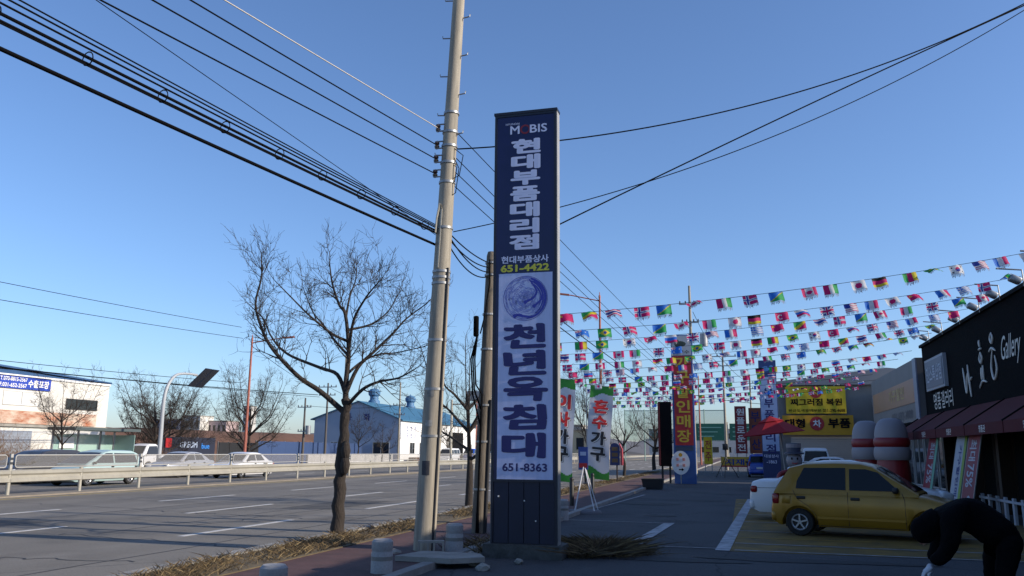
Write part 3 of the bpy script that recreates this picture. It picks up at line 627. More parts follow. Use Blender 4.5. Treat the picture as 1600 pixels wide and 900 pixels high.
cpm = cp.mesh('screen_post', [mat('pale_frame', None), mat('reflector_dark', (.05, .05, .05, 1), .4)])
for i in range(46):
    y = 23.3 + 3.2 * (i - 8) - 40
    put('rail_section', bm_, gr, (0, y, 0)); put('post', ps, gr, (0, y, 0))
    if i % 2 == 0 and y < 80:
        f = put('screen_panel', frm, gr, (0, y, 0)); put('mesh_screen', nm, f); put('screen_post', cpm, gr, (0, y, 0))
beam(85, 500).build('rail_run', galv, gr)

# ---------------------------------------------------------------- vehicles
car_glass = mat('car_glass', (.006, .008, .011, 1), .08, spec=.32)
car_glass_l = mat('tinted_car_glass', (.035, .037, .040, 1), .12, spec=.5)
tyre_m = mat('tyre', (.012, .012, .012, 1), .8); rim_m = mat('alloy', (.42, .43, .45, 1), .35, metal=.6); dark_trim = mat('dark_trim', (.012, .012, .013, 1), .5)
lampred = mat('tail_lamp', (.22, .008, .010, 1), .2); lampwhite = mat('head_lamp', (.55, .57, .60, 1), .12)
plate_m = mat('plate', (.55, .57, .55, 1), .5)
def lerp_prof(P, x):
    if x <= P[0][0]: return P[0][1]
    for (a, b) in zip(P, P[1:]):
        if x <= b[0]:
            t = (x - a[0]) / max(1e-6, b[0] - a[0]); return a[1] + (b[1] - a[1]) * t
    return P[-1][1]
def wheel_parts(parent, x, y, r, side, w=.17, rimcol=None):
    mb = MB(); mb.lathe([(r * .62, -w / 2), (r * .93, -w / 2), (r, -w / 2 + .03), (r, w / 2 - .03), (r * .93, w / 2), (r * .62, w / 2)], 24, (0, 0, 0), 'Y')
    e = bpy.data.objects.new('wheel', None); COL.objects.link(e); e.parent = parent; e.location = (x, y, r)
    mb.build('tyre', tyre_m, e, smooth=40)
    mb = MB(); o = side * w * .40; mb.lathe([(0, o * .55), (r * .62, o * .55)], 20, (0, 0, 0), 'Y', 1)
    mb.lathe([(r * .50, o), (r * .56, o * 1.15), (r * .64, o)], 20, (0, 0, 0), 'Y', 0)
    for k in range(5):
        a = 2 * math.pi * k / 5 + .3; d = Vector((math.cos(a), 0, math.sin(a))); mb.bar(d * r * .05 + PY * o, d * r * .58 + PY * o, .055 * r / .28, .03, 0)
    mb.lathe([(0, o * 1.2), (r * .13, o * 1.15), (r * .15, o)], 10, (0, 0, 0), 'Y', 0)
    mb.build('rim', [rimcol or rim_m, dark_trim], e, smooth=40)
def car(name, label, loc, rz, L, W, H, belt, top, roof, wins, axles, wr, paint, glass=car_glass, detail=True, rearlow=.28, lamp_z=.66, tail=(.60, .30), group=None, cat='car', hatch=True, trim=None, roofpaint=None):
    """top: lower body top line (x, z) tail to nose; roof: greenhouse line (x, z); wins: side window outlines (x, z)"""
    t = thing(name, loc, label, cat, group, rz); hw = W / 2; n = 72
    R_ = wr + .055; zb = .20; mb = MB(); rings = []
    for i in range(n + 1):
        u = -1 + 2 * i / n; x = L / 2 * math.copysign(1 - (1 - abs(u)) ** 1.25, u)
        e = abs(2 * x / L); w = hw * (1 - .20 * e ** 7); zt = lerp_prof(top, x); b = zb + .10 * max(0, e - .9) / .1
        arch = 0
        for ax in axles:
            if abs(x - ax) < R_: arch = max(arch, wr + math.sqrt(R_ ** 2 - (x - ax) ** 2))
        lo = max(b, arch); sec = [(0, b + .02), (.72 * w, b + .02), (.93 * w, b), (.985 * w, b + .10), (w, .28 * b + .72 * (zt * .62)), (w, zt * .72), (.985 * w, zt - .12), (.955 * w, zt - .045), (.88 * w, zt - .005), (.5 * w, zt + .012), (0, zt + .018)]
        rings.append([(x, y, max(z, min(lo, zt - .05)) if y > 0.75 * w else z) for (y, z) in sec])
    k = len(rings[0]); vs = [p for r in rings for p in r] + [(x, -y, z) for r in rings for (x, y, z) in r]; off = k * (n + 1)
    fs = [(i * k + j, i * k + j + 1, (i + 1) * k + j + 1, (i + 1) * k + j) for i in range(n) for j in range(k - 1)]
    fs += [tuple(off + q for q in f[::-1]) for f in fs]
    fs += [tuple(range(k)) + tuple(off + j for j in range(k - 1, -1, -1)), tuple(n * k + j for j in range(k - 1, -1, -1)) + tuple(off + n * k + j for j in range(k))]
    mb.add(vs, fs); mb.build('body', paint, t, smooth=38, fix=True)
    wB, wR = hw * .945, hw * .755
    def ys(z): return wB + (wR - wB) * (z - belt) / (H - belt)
    mb = MB(); rings = []; xs = []
    for a, b in zip(roof, roof[1:]): xs += [a[0] + (b[0] - a[0]) * i / 5 for i in range(5)]
    xs.append(roof[-1][0])
    for x in xs:
        z = lerp_prof(roof, x); zz = max(belt - .05, z - .075); q = max(0, (z - belt) / (H - belt))
        rings.append([(x, ys(belt - .06), belt - .06), (x, ys(zz), zz), (x, ys(zz) - .035, z - .022), (x, ys(zz) - .10, z), (x, (ys(zz) - .1) * .5, z + .016 * q), (x, 0, z + .022 * q)])
    k = 6; n2 = len(rings) - 1; vs = [p for r in rings for p in r] + [(x, -y, z) for r in rings for (x, y, z) in r]; off = k * (n2 + 1)
    fs = [(i * k + j, i * k + j + 1, (i + 1) * k + j + 1, (i + 1) * k + j) for i in range(n2) for j in range(k - 1)]
    fs += [tuple(off + q for q in f[::-1]) for f in fs]
    mb.add(vs, fs); mb.build('cabin', roofpaint or paint, t, smooth=35, fix=True)
    for w_ in wins:
        for s_ in (1, -1):
            MB().prism([(x, s_ * (ys(z) - .006), z) for (x, z) in w_], (0, s_ * .014, 0)).build('window', glass, t, fix=True)
    def slope_glass(a, b, nm):
        (x0, z0), (x1, z1) = a, b; d = Vector((x1 - x0, 0, z1 - z0)); nrm = Vector((-d.z, 0, d.x)).normalized()
        if nrm.z < 0: nrm = -nrm
        mb = MB(); vs = []
        for f in (.07, .5, .92):
            p = Vector((x0, 0, z0)) + d * f; h_ = max(.2, ys(max(belt, p.z - .04)) - .11)
            q = max(0, (p.z - belt) / (H - belt))
            for yy in (-1, -.5, 0, .5, 1): vs.append(p + Vector((0, yy * h_, .022 * q * (1 - abs(yy)))) + nrm * .012)
        mb.add(vs, [(r * 5 + c, r * 5 + c + 1, r * 5 + c + 6, r * 5 + c + 5) for r in range(2) for c in range(4)])
        mb.build(nm, glass, t, smooth=60)
    slope_glass(roof[-1], roof[-2], 'windshield'); slope_glass(roof[0], roof[1], 'rear_window')
    for ax in axles:
        for s_ in (1, -1): wheel_parts(t, ax, s_ * (hw - .10), wr, s_)
    mb = MB()
    for ax in axles: mb.box(ax - wr - .05, ax + wr + .05, -hw + .22, hw - .22, .16, wr * 2 + .02)
    mb.build('underbody', dark_trim, t)
    for s_ in (1, -1):
        o = rbox('headlight', lampwhite, (.28, .30, .17), (L / 2 - .17, s_ * (hw - .25), lamp_z), .05, t, (0, .25, -s_ * .35))
        o = rbox('tail_light', lampred, (.16, .14, tail[1]), (-L / 2 + .12, s_ * (hw - .14), tail[0] + tail[1] / 2), .04, t, (0, 0, s_ * .3))
        rbox('mirror', dark_trim if trim is None else trim, (.11, .17, .12), (roof[-1][0] - .38, s_ * (hw + .04), belt + .06), .04, t)
    rbox('number_plate', plate_m, (.02, .40, .12), (-L / 2 - .008, 0, .62 if hatch else .52), .006, t)
    rbox('rear_bumper', paint, (.14, W * .86, .22), (-L / 2 + .06, 0, .38), .06, t); rbox('front_bumper', paint, (.14, W * .84, .24), (L / 2 - .05, 0, .36), .06, t)
    if detail:
        for w_ in wins[:2]:
            xs_ = [p[0] for p in w_]; x0 = min(xs_)
            for s_ in (1, -1): rbox('door_handle', dark_trim if trim is None else trim, (.17, .03, .06), (x0 + .10, s_ * (hw - .006), belt - .13), .014, t)
    return t, ys
def seams(t, lines, hw, parent=None):
    for ln in lines:
        for s_ in (1, -1): MB().tube([(x, s_ * (hw - dy), z) for (x, z, dy) in ln], .0045, 4).build('door_seam', dark_trim, t)
gold = mat('gold_paint', (.33, .175, .012, 1), .36, metal=.3, coat=.35, var=.16, scale=2.2)
wpaint = mat('white_paint', (.70, .70, .70, 1), .3, coat=.5); silver = mat('silver_paint', (.50, .50, .51, 1), .32, metal=.4, coat=.4)
bluep = mat('blue_paint', (.012, .06, .36, 1), .3, coat=.5); charcoal = mat('charcoal_paint', (.045, .045, .05, 1), .3, coat=.4); mint = mat('mint_paint', (.36, .48, .46, 1), .35, coat=.4)
# gold hatchback: nose toward the shops
HT = [(-1.75, .60), (-1.70, .86), (-1.60, .90), (-1.0, .91), (.2, .90), (.75, .90), (1.15, .84), (1.50, .74), (1.66, .62), (1.75, .48)]
HR = [(-1.66, .90), (-1.36, 1.38), (-1.05, 1.46), (-.5, 1.485), (.0, 1.475), (.22, 1.42), (1.02, .90)]
HW = [[(-.20, .94), (-.20, 1.36), (.10, 1.36), (.32, 1.30), (.70, .94)], [(-1.22, .95), (-1.20, 1.10), (-1.06, 1.37), (-.27, 1.38), (-.27, .94)]]
tg, ysg = car('hatchback_car', 'gold small hatchback parked on the yellow bays', (2.37, 18.42, .016), R(-17), 3.5, 1.5, 1.485, .90, HT, HR, HW, (-1.17, 1.17), .275, gold, lamp_z=.64, tail=(.62, .22))
tg.scale = (1, 1, .965)
seams(tg, [[(-.235, .24, .012), (-.235, .50, .0), (-.235, .78, .006), (-.235, .90, .03)], [(.78, .24, .012), (.78, .5, .0), (.78, .78, .006), (.74, .90, .03)], [(-1.28, .92, .03), (-1.20, .75, .006), (-.98, .60, .0), (-.84, .42, .0), (-.82, .24, .012)], [(-.82, .225, .012), (.78, .225, .012)]], .75)
for s_ in (1, -1): MB().box(-.82, .78, s_ * .75 - .008, s_ * .75 + .008, .36, .40).build('rub_strip', gold, tg)
MB().box(-1.0, .95, -.60, .60, .50, .86).build('seats', dark_trim, tg)
MB().tube([(.30, .46, .99), (.62, .16, 1.00), (.80, -.1, .93)], .008, 4).build('wiper', dark_trim, tg)
rbox('fuel_flap', gold, (.17, .012, .16), (-1.42, -.73, .72), .005, tg)
# white saloon behind it
ST = [(-2.25, .62), (-2.2, .90), (-2.0, .96), (-1.35, .98), (.9, .93), (1.5, .86), (2.05, .74), (2.25, .50)]
SR = [(-1.62, .96), (-.90, 1.37), (-.5, 1.43), (.1, 1.44), (.42, 1.38), (1.18, .93)]
SW = [[(-.12, .97), (-.12, 1.35), (.28, 1.34), (.44, 1.27), (.86, .97)], [(-1.05, .98), (-.80, 1.28), (-.62, 1.35), (-.20, 1.36), (-.20, .97)]]
def saloon(label, loc, rz, paint, glass=car_glass, group=None, **k): return car('saloon_car', label, loc, rz, 4.5, 1.75, 1.44, .94, ST, SR, SW, (-1.35, 1.32), .305, paint, glass, hatch=False, lamp_z=.68, tail=(.66, .16), group=group, **k)
ts, _ = saloon('white saloon parked half hidden behind the gold hatchback', (2.45, 22.35, .016), R(-8), wpaint)
seams(ts, [[(-.16, .24, .012), (-.16, .8, .0), (-.16, .95, .03)], [(-2.05, .78, .01), (-1.0, .78, .0), (.9, .76, .0), (2.0, .64, .06)]], .875)
saloon('white saloon with black windows parked behind the snow white figure', (4.4, 45.5, .016), R(-6), wpaint)
MT = [(-1.75, .70), (-1.70, .92), (-1.4, .95), (.6, .93), (1.2, .86), (1.6, .66), (1.75, .45)]
MR = [(-1.70, .94), (-1.50, 1.42), (-1.2, 1.52), (0, 1.54), (.25, 1.48), (1.05, .94)]
MW = [[(-.2, .98), (-.2, 1.42), (.15, 1.42), (.35, 1.35), (.75, .98)], [(-1.35, .98), (-1.2, 1.40), (-.28, 1.42), (-.28, .98)]]
car('hatchback_car', 'blue small hatchback seen from behind near the blue pillar sign', (1.05, 61, .016), R(90), 3.5, 1.55, 1.54, .94, MT, MR, MW, (-1.15, 1.15), .28, bluep, tail=(.72, .34), lamp_z=.66)
GC = 'cars in the far lanes behind the guard rail'
VT = [(-2.1, .70), (-2.05, 1.0), (-1.9, 1.04), (.9, 1.0), (1.4, .94), (1.95, .74), (2.1, .5)]
VR = [(-2.05, 1.02), (-1.85, 1.52), (-1.5, 1.64), (-.2, 1.66), (.25, 1.58), (1.45, .98)]
VW = [[(-.2, 1.05), (-.2, 1.52), (.2, 1.52), (.4, 1.44), (1.0, 1.05)], [(-1.75, 1.06), (-1.62, 1.5), (-.3, 1.52), (-.3, 1.05)]]
fc, _ = car('family_car', 'pale mint green tall car behind the guard rail', (-28.3, 32.2, 0), R(-90), 4.2, 1.75, 1.66, 1.0, VT, VR, VW, (-1.3, 1.3), .31, mint, car_glass_l, group=GC)
fc.scale = (1, 1, .92)
saloon('sleek silver white saloon behind the mint green car', (-31.9, 43.2, 0), R(-90), silver, car_glass_l, GC)
saloon('white saloon behind the guard rail left of the big tree', (-28.3, 43.9, 0), R(-90), wpaint, car_glass_l, GC)
saloon('dark saloon cut by the picture edge behind the guard rail', (-28.3, 23.8, 0), R(-90), charcoal, car_glass_l, GC)
ec_, _ = car('estate_car', 'charcoal tall car behind the guard rail before the shrub', (-31.9, 32.6, 0), R(-90), 4.5, 1.85, 1.75, 1.05, [(a * 1.07, b * 1.05) for a, b in VT], [(a * 1.07, b * 1.05) for a, b in VR], [[(a * 1.07, b * 1.045) for a, b in w] for w in VW], (-1.38, 1.38), .34, charcoal, car_glass_l, group=GC)
ec_.scale = (1, 1, .88)
car('van', 'white van parked by the white workshop', (-37.8, 107, 0), R(-90), 4.6, 1.8, 1.95, 1.1, [(a * 1.1, b * 1.1) for a, b in VT], [(-2.28, 1.1), (-2.2, 1.8), (-2.0, 1.93), (.8, 1.95), (1.1, 1.85), (1.75, 1.08)], [[(.3, 1.15), (.3, 1.75), (.95, 1.72), (1.35, 1.15)], [(-1.0, 1.15), (-1.0, 1.75), (.2, 1.75), (.2, 1.15)], [(-2.1, 1.15), (-2.0, 1.75), (-1.1, 1.75), (-1.1, 1.15)]], (-1.4, 1.4), .32, wpaint, car_glass_l, detail=False, cat='van')
car('van', 'white van parked before the shutter under the yellow banners', (4.3, 57, .016), R(90), 4.6, 1.75, 1.95, 1.1, [(a * 1.1, b * 1.1) for a, b in VT], [(-2.28, 1.1), (-2.2, 1.8), (-2.0, 1.93), (.8, 1.95), (1.1, 1.85), (1.75, 1.08)], [[(.3, 1.15), (.3, 1.75), (.95, 1.72), (1.35, 1.15)], [(-1.0, 1.15), (-1.0, 1.75), (.2, 1.75), (.2, 1.15)]], (-1.4, 1.4), .32, wpaint, detail=False, cat='van')
car('pickup_truck', 'blue pickup truck parked by the workshop opening', (-38.2, 118.5, 0), R(-90), 4.8, 1.75, 1.95, 1.15, [(-2.4, .9), (-2.35, 1.15), (0, 1.15), (1.7, 1.1), (2.3, 1.0), (2.4, .6)], [(.25, 1.15), (.35, 1.85), (.6, 1.95), (1.2, 1.95), (1.5, 1.85), (2.1, 1.12)], [[(.5, 1.2), (.5, 1.8), (1.35, 1.78), (1.75, 1.2)]], (-1.4, 1.5), .33, bluep, car_glass_l, detail=False, cat='truck')
car('pickup_truck', 'small white truck parked below the earth bank', (-42.9, 54.6, 0), R(-90), 4.8, 1.75, 1.95, 1.15, [(-2.4, .9), (-2.35, 1.15), (0, 1.15), (1.7, 1.1), (2.3, 1.0), (2.4, .6)], [(.25, 1.15), (.35, 1.85), (.6, 1.95), (1.2, 1.95), (1.5, 1.85), (2.1, 1.12)], [[(.5, 1.2), (.5, 1.8), (1.35, 1.78), (1.75, 1.2)]], (-1.4, 1.5), .33, wpaint, car_glass_l, detail=False, cat='truck')

# ---------------------------------------------------------------- lamp posts and far poles
sol = thing('solar_street_lamp', (-37, 47.7, 0), 'grey curved street lamp with tilted solar panels across the road', 'street lamp')
mb = MB(); arc = [(0, 0, -.2), (0, 0, 2.5), (0, 0, 4.6), (0, .25, 5.7), (0, .9, 6.45), (0, 1.8, 6.7), (0, 3.3, 6.75)]
mb.tube(smooth_path(arc, 5), [.15 - .08 * i / 30 for i in range(31)], 12); mb.build('post', mat('lamp_grey', (.34, .36, .38, 1), .5), sol, smooth=60)
for k in range(2):
    mb = MB(); y0 = 3.0 + .85 * k; mb.prism([(-.5, y0, 5.95), (-.5, y0 + .75, 5.95), (.45, y0 + .75 + .6, 7.25), (.45, y0 + .6, 7.25)], (.06, 0, -.03))
    mb.build('solar_panel', mat('solar_cell', (.015, .018, .028, 1), .2, spec=.7), sol)
MB().bar((0, 2.9, 6.68), (0, 4.6, 6.68), .08, .08).build('panel_arm', steel, sol)
redpost = mat('red_oxide_post', (.38, .115, .075, 1), .6, var=.3, scale=3)
def red_lamp(loc, h, arm, label):
    t = thing('red_lamp_post', loc, label, 'lamp post', 'red lamp posts')
    MB().tube([(0, 0, -.2), (0, 0, h * .35), (0, 0, h)], [.13, .11, .07], 12).build('post', redpost, t, smooth=60)
    MB().lathe([(0, h + .35), (.03, h + .28), (.03, h + .1), (.08, h + .05), (.08, h - .1), (.07, h - .15)], 10).build('finial', redpost, t, smooth=60)
    a = Vector(arm); MB().tube([(0, 0, h - .35), tuple(a * .8 + Vector((0, 0, h))), tuple(a + Vector((0, 0, h + .03)))], .04, 8).build('arm', redpost, t, smooth=60)
    d = a.normalized(); mb = MB(); mb.bar(a * .86 + UP * (h + .02), a * 1.16 + UP * (h + .08), .22, .12); mb.build('lamp_head', redpost, t)
red_lamp((-37, 57.6, 0), 10.2, (3.0, .3, 0), 'red lamp post across the road beside the bushy bare trees')
red_lamp((-9.7, 60, 0), 12.9, (-2.6, -.3, .15), 'red lamp post with left pointing arm among the bunting flags')
red_lamp((-38.5, 121, 0), 10.4, (2.6, 0, 0), 'far red lamp post in front of the white workshop')
red_lamp((-5.2, 112, 0), 11.4, (-2.4, 0, .1), 'far red lamp post behind the green road signs')
def power_pole(loc, h, label, arms=((.9, 1.8), (.84, 1.5)), m=pole_conc, trafo=None, r=.15, lean=0):
    t = thing('power_pole', loc, label, 'pole', 'far power poles')
    MB().tube([(0, 0, -.2), (lean, 0, h)], [r, r * .55], 12).build('shaft', m, t, smooth=60)
    for (f, w) in arms:
        o = MB().bar((lean * f - w / 2, -.1, h * f), (lean * f + w / 2, -.1, h * f), .09, .09).build('crossarm', steel, t)
        for k in (-.46, -.2, .2, .46): MB().lathe([(0, 0), (.05, 0), (.06, .06), (.035, .1), (.05, .15), (0, .2)], 8, (lean * f + k * w, -.1, h * f + .05)).build('insulator', mat('brown_porcelain', None), o)
    if trafo: MB().tube([(trafo[0], -.1, trafo[1]), (trafo[0], -.1, trafo[1] + .9)], .28, 14).build('transformer', steel, t, smooth=50)
power_pole((N1.x, N1.y, 0), 13.4, 'tall power pole rising behind the red pillar sign', ((.9, 1.5), (.8, 1.2)), trafo=(.9, 9.0))
power_pole((-1.5, 84, 0), 11.6, 'power pole with crossarms between the red and blue pillar signs', ((.94, 2.6), (.86, 2.0)))
power_pole((1.2, 105, 0), 11.0, 'far power pole left of the blue and white pillar sign')
power_pole((-44.5, 80, 0), 7.0, 'short dark power pole with boxes across the road', ((.86, 1.6), (.5, 1.3)), mat('dark_pole', (.09, .08, .075, 1), .8), trafo=(.55, 3.2))
power_pole((-43.5, 83, 0), 8.8, 'power pole with two crossarms left of the gable wall', ((.95, 2.2), (.85, 2.0)), mat('dark_pole', None))
power_pole((-42.0, 84, 0), 12.0, 'tall slim power pole in front of the shaded grey gable wall', ((.2, .3),))
power_pole((-39.2, 93, 0), 9.6, 'power pole at the corner of the blue roofed warehouse', ((.72, 1.6), (.6, 1.4)))
for k, (a, b) in enumerate((((-44.5, 80, 6.2), (-39.2, 93, 6.9)), ((-43.5, 83, 8.4), (-39.2, 93, 5.8)), ((-39.2, 93, 6.9), (-38, 135, 7.2)), ((-37, 57.6, 9.6), (-43.5, 83, 7.6)))):
    wire(a, b, .3, .02, ('lower wire from the short dark pole to the warehouse pole', 'upper wire from the crossarm pole to the warehouse pole', 'wire from the warehouse pole along the workshop', 'wire from the red lamp post to the crossarm pole')[k], n=16)
for k, (a, b) in enumerate((((-3.0, 60, 11.5), (-1.6, 84, 10.6)), ((-3.4, 60, 10.5), (-1.4, 84, 9.8)), ((-3.0, 60, 8), (1.2, 105, 7.5)), ((-1.5, 84, 10.6), (1.2, 105, 10)), ((-3.2, 60, 5.6), (7, 62, 5.0)))):
    wire(a, b, .35, .018, ('upper', 'second', 'low', 'farthest', 'sideways')[k] + ' wire leaving the pole behind the red pillar sign', n=16)

# ---------------------------------------------------------------- buildings across the road
wall_w = mat('white_render', (.66, .64, .59, 1), .8, var=.18, scale=.8, bump=.1)
roof_b = mat('blue_roof', (.030, .085, .20, 1), .5, var=.2, scale=1)
def window(parent, org, face, a0, a1, z0, z1, p, mull=1, frame=None, gm_=None):
    """window in a wall plane: face 'X' (looking +x) or 'x' (-x) or 'y' (-y); a = along the wall, p = wall plane"""
    fm = frame or mat('alu_frame', (.40, .41, .42, 1), .5, metal=.3); s_ = {'X': 1, 'x': -1, 'y': -1}[face]
    def bx(mb, A0, A1, Z0, Z1, d0, d1):
        lo, hi = sorted((p + s_ * d0, p + s_ * d1))
        if face == 'y': mb.box(A0, A1, lo, hi, Z0, Z1)
        else: mb.box(lo, hi, A0, A1, Z0, Z1)
        return mb
    mb = MB(); t = .06
    bx(mb, a0, a1, z1 - t, z1, .002, .05); bx(mb, a0, a1, z0, z0 + t, .002, .06); bx(mb, a0, a0 + t, z0 + t, z1 - t, .002, .05); bx(mb, a1 - t, a1, z0 + t, z1 - t, .002, .05)
    for i in range(1, mull + 1): c = a0 + (a1 - a0) * i / (mull + 1); bx(mb, c - .025, c + .025, z0 + t, z1 - t, .002, .05)
    f = mb.build('window', fm, parent, org)
    for i in range(mull + 1):
        c0 = a0 + (a1 - a0) * i / (mull + 1); c1 = a0 + (a1 - a0) * (i + 1) / (mull + 1)
        bx(MB(), c0 + .04, c1 - .04, z0 + .05, z1 - .05, .003, .02).build('pane', gm_ or glass_dark, f, org)
    return f
O1 = (-46, 45, 0)
wb = thing('white_building', O1, 'two storey white building with rust stained sign band across the road', 'building')
MB().box(-60, -46, 24, 53, 0, 6.35).build('wall', wall_w, wb, O1)
MB().prism([(-60.3, 53.1, 6.36), (-45.9, 53.1, 6.36), (-45.9, 48, 6.5), (-45.9, 23.8, 7.5), (-60.3, 23.8, 7.5)], (0, 0, .12)).build('roof', roof_b, wb, O1)
mb = MB(); mb.prism([(-45.98, 24, 6.33), (-45.98, 24, 7.48), (-45.98, 52, 6.36)], (-14, 0, 0)); mb.build('roof_gable', roof_b, wb, O1)
MB().box(-45.99, -45.9, 24, 53, 6.2, 6.34).build('eaves_trim', white_m, wb, O1)
rust = mat('rusty_band', (.33, .085, .025, 1), .85, var=1, scale=1.6, col2=(.60, .52, .42, 1), stretch=(1, .6, 1.6))
MB().box(-45.98, -45.86, 24, 51.8, 3.15, 4.0).build('sign_band', rust, wb, O1)
MB().box(-45.98, -45.84, 24, 53, 2.95, 3.12).build('canopy_edge', concrete, wb, O1)
window(wb, O1, 'X', 48.9, 51.9, 4.3, 5.05, -46, 2, mat('dark_frame', (.03, .03, .03, 1), .5))
window(wb, O1, 'X', 43.6, 46.6, 4.35, 5.3, -46, 1, mat('white_frame', (.6, .6, .58, 1), .6), mat('blind_white', (.62, .61, .58, 1), .7))
window(wb, O1, 'X', 38, 42, 4.35, 5.3, -46, 2, mat('white_frame', None), mat('blind_white', None))
for a in (34, 38.4, 42.6):
    f = MB().box(-45.99, -45.94, a, a + 3.6, .3, 2.7).build('shutter', mat('roller_shutter', (.30, .33, .38, 1), .5, metal=.3), wb, O1)
    for k in range(12): MB().box(-45.935, -45.92, a + .05, a + 3.55, .4 + .19 * k, .46 + .19 * k).build('slat', mat('roller_shutter', None), f, O1)
bb = MB().box(-45.97, -45.9, 38.5, 47.3, 5.42, 6.25).build('banner', mat('banner_blue', (.022, .055, .36, 1), .5), wb, O1)
text('T.070-8815-2567', white_m, (-45.89, 44.2, 6.03), PY, UP, 2.15, .26, bb, O1, .02); text('F.031-652-2567', white_m, (-45.89, 44.2, 5.63), PY, UP, 2.15, .26, bb, O1, .02)
text('수출포장', white_m, (-45.89, 46.25, 5.82), PY, UP, 1.75, .52, bb, O1, .03)
# bus shelter
O2 = (-41.2, 47, 0)
bs = thing('bus_shelter', O2, 'glass bus shelter with flat roof in front of the white building', 'bus shelter')
MB().box(-42.2, -40.1, 43.6, 49.6, 2.72, 2.9).build('roof', mat('shelter_roof', (.07, .09, .09, 1), .5), bs, O2)
for y in (43.9, 46.0, 48.0, 49.3): MB().box(-42.05, -41.95, y - .05, y + .05, 0, 2.72).build('post', steel, bs, O2)
gg = mat('green_glass', (.35, .52, .47, 1), .15, alpha=.75)
for a, b in ((44.0, 45.9), (46.1, 47.9), (48.1, 49.2)): MB().box(-42.02, -41.99, a, b, .35, 2.5).build('pane', gg, bs, O2)
MB().box(-41.9, -40.3, 49.28, 49.32, .35, 2.5).build('pane', gg, bs, O2)
MB().box(-41.98, -41.9, 44.4, 45.6, 1.6, 2.3).build('notice', white_m, bs, O2); MB().box(-41.9, -41.4, 44.2, 48.8, .42, .48).build('bench', steel, bs, O2)
# warehouse with blue roof and turbine vents
O3 = (-45.7, 95, 0)
wh = thing('warehouse', O3, 'blue roofed warehouse with shaded grey gable end and white side wall', 'building')
shade_clad = mat('gable_shade_cladding', (.30, .36, .46, 1), .6, var=.1, scale=.5)  # the gable's blue-grey shade is put into this wall colour
MB().prism([(-51.5, 95.2, 0), (-40, 95.2, 0), (-40, 95.2, 5.3), (-45.6, 95.2, 7.5), (-51.5, 95.2, 5.5)], (0, 31, 0)).build('wall', shade_clad, wh, O3)
MB().box(-40.02, -39.9, 95.22, 126, 0, 5.2).build('side_wall', white_m, wh, O3)
MB().prism([(-52, 95, 5.4), (-45.6, 95, 7.62), (-39.6, 95, 5.28), (-39.6, 95, 5.14), (-45.6, 95, 7.5), (-52, 95, 5.26)], (0, 31.3, 0)).build('roof', mat('blue_metal_roof', (.05, .16, .26, 1), .5, var=.15, scale=1), wh, O3)
for (y, x) in ((101, -46.2), (115, -46.8)):
    v = MB().lathe([(.75, 7.0), (.75, 7.9), (.55, 8.1), (.55, 8.5)], 16, (x, y, 0)).build('roof_vent', mat('vent_blue', (.06, .16, .30, 1), .6), wh, O3, 50)
    MB().lathe([(.55, 8.5), (.75, 8.7), (.80, 9.1), (.55, 9.45), (.1, 9.55), (0, 9.8)], 12, (x, y, 0)).build('turbine', mat('vent_blue', None), v, O3, 20)
text('동', navy_letter, (-46.9, 95.17, 5.6), PX, UP, .9, .9, wh, O3, .03); text('화', navy_letter, (-44.4, 95.17, 5.6), PX, UP, .9, .9, wh, O3, .03)
for k, ch in enumerate('소영정'): column(ch + '공업'[k % 2], mat('blue_letter', (.05, .09, .3, 1), .5), (-39.88, 97.3 + 1.3 * k, 4.3), PY, UP, .6, .6, .9, wh, O3)
MB().box(-39.95, -39.86, 112.5, 119, .0, 4.2).build('doorway', black_m, wh, O3)
for a in (98.2, 101.5, 104.5, 121.5): window(wh, O3, 'X', a, a + 1.6, 1.2, 2.6, -39.9, 1)
for (a, b) in ((-49.2, -47.2), (-43.5, -41.3)): window(wh, O3, 'y', a, b, 1.0, 2.6, 95.2, 1)
# yard hoardings, fence boards and boxes
def hoarding(name, x, y0, y1, h, m, label, n, cat='fence', t=.08):
    o = (x, (y0 + y1) / 2, 0); r = thing(name, o, label, cat); w = (y1 - y0) / n
    for i in range(n): MB().box(x - t / 2 + (.012 if i % 2 else 0), x + t / 2 + (.012 if i % 2 else 0), y0 + i * w + .015, y0 + (i + 1) * w - .015, 0, h).build('panel', m, r, o)
    for i in range(n + 1): MB().box(x - .05 - t, x - t / 2 - .002, y0 + i * w - .04, y0 + i * w + .04, 0, h + .06).build('post', steel, r, o)
    return r, o
hoarding('blue_hoarding', -45, 72, 96, 2.4, mat('hoarding_blue', (.03, .06, .15, 1), .6), 'long dark blue sheet hoarding below the power poles', 9)
hoarding('black_hoarding', -44.5, 65.2, 71.5, 2.2, mat('hoarding_black', (.014, .014, .016, 1), .6), 'black sheet fence left of the blue hoarding', 4)
hr, ho = hoarding('sign_hoarding', -44.5, 57.6, 64.6, 2.55, mat('hoarding_navy', (.012, .016, .035, 1), .6), 'dark navy fence board with pale lettering behind the silver saloon', 3)
text('GREUM', mat('pale_blue_letter', (.35, .42, .55, 1), .5), (-44.43, 60.9, 1.95), PY, UP, 2.3, .5, hr, ho, .02); text('bue', mat('sky_letter', (.03, .2, .6, 1), .5), (-44.43, 63.2, 1.85), PY, UP, 1.1, .45, hr, ho, .02)
MB().box(-44.45, -44.42, 57.9, 58.7, 1.7, 2.45).build('red_notice', red_m, hr, ho)
hoarding('notice_fence', -39.5, 72, 92, 1.15, mat('fence_white', (.5, .48, .46, 1), .7, var=.3, scale=2), 'low white notice fence behind the trunk of the big tree', 8)
wp = thing('log_pile', (-39, 97.5, 0), 'brown log pile beside the warehouse corner', 'log pile')
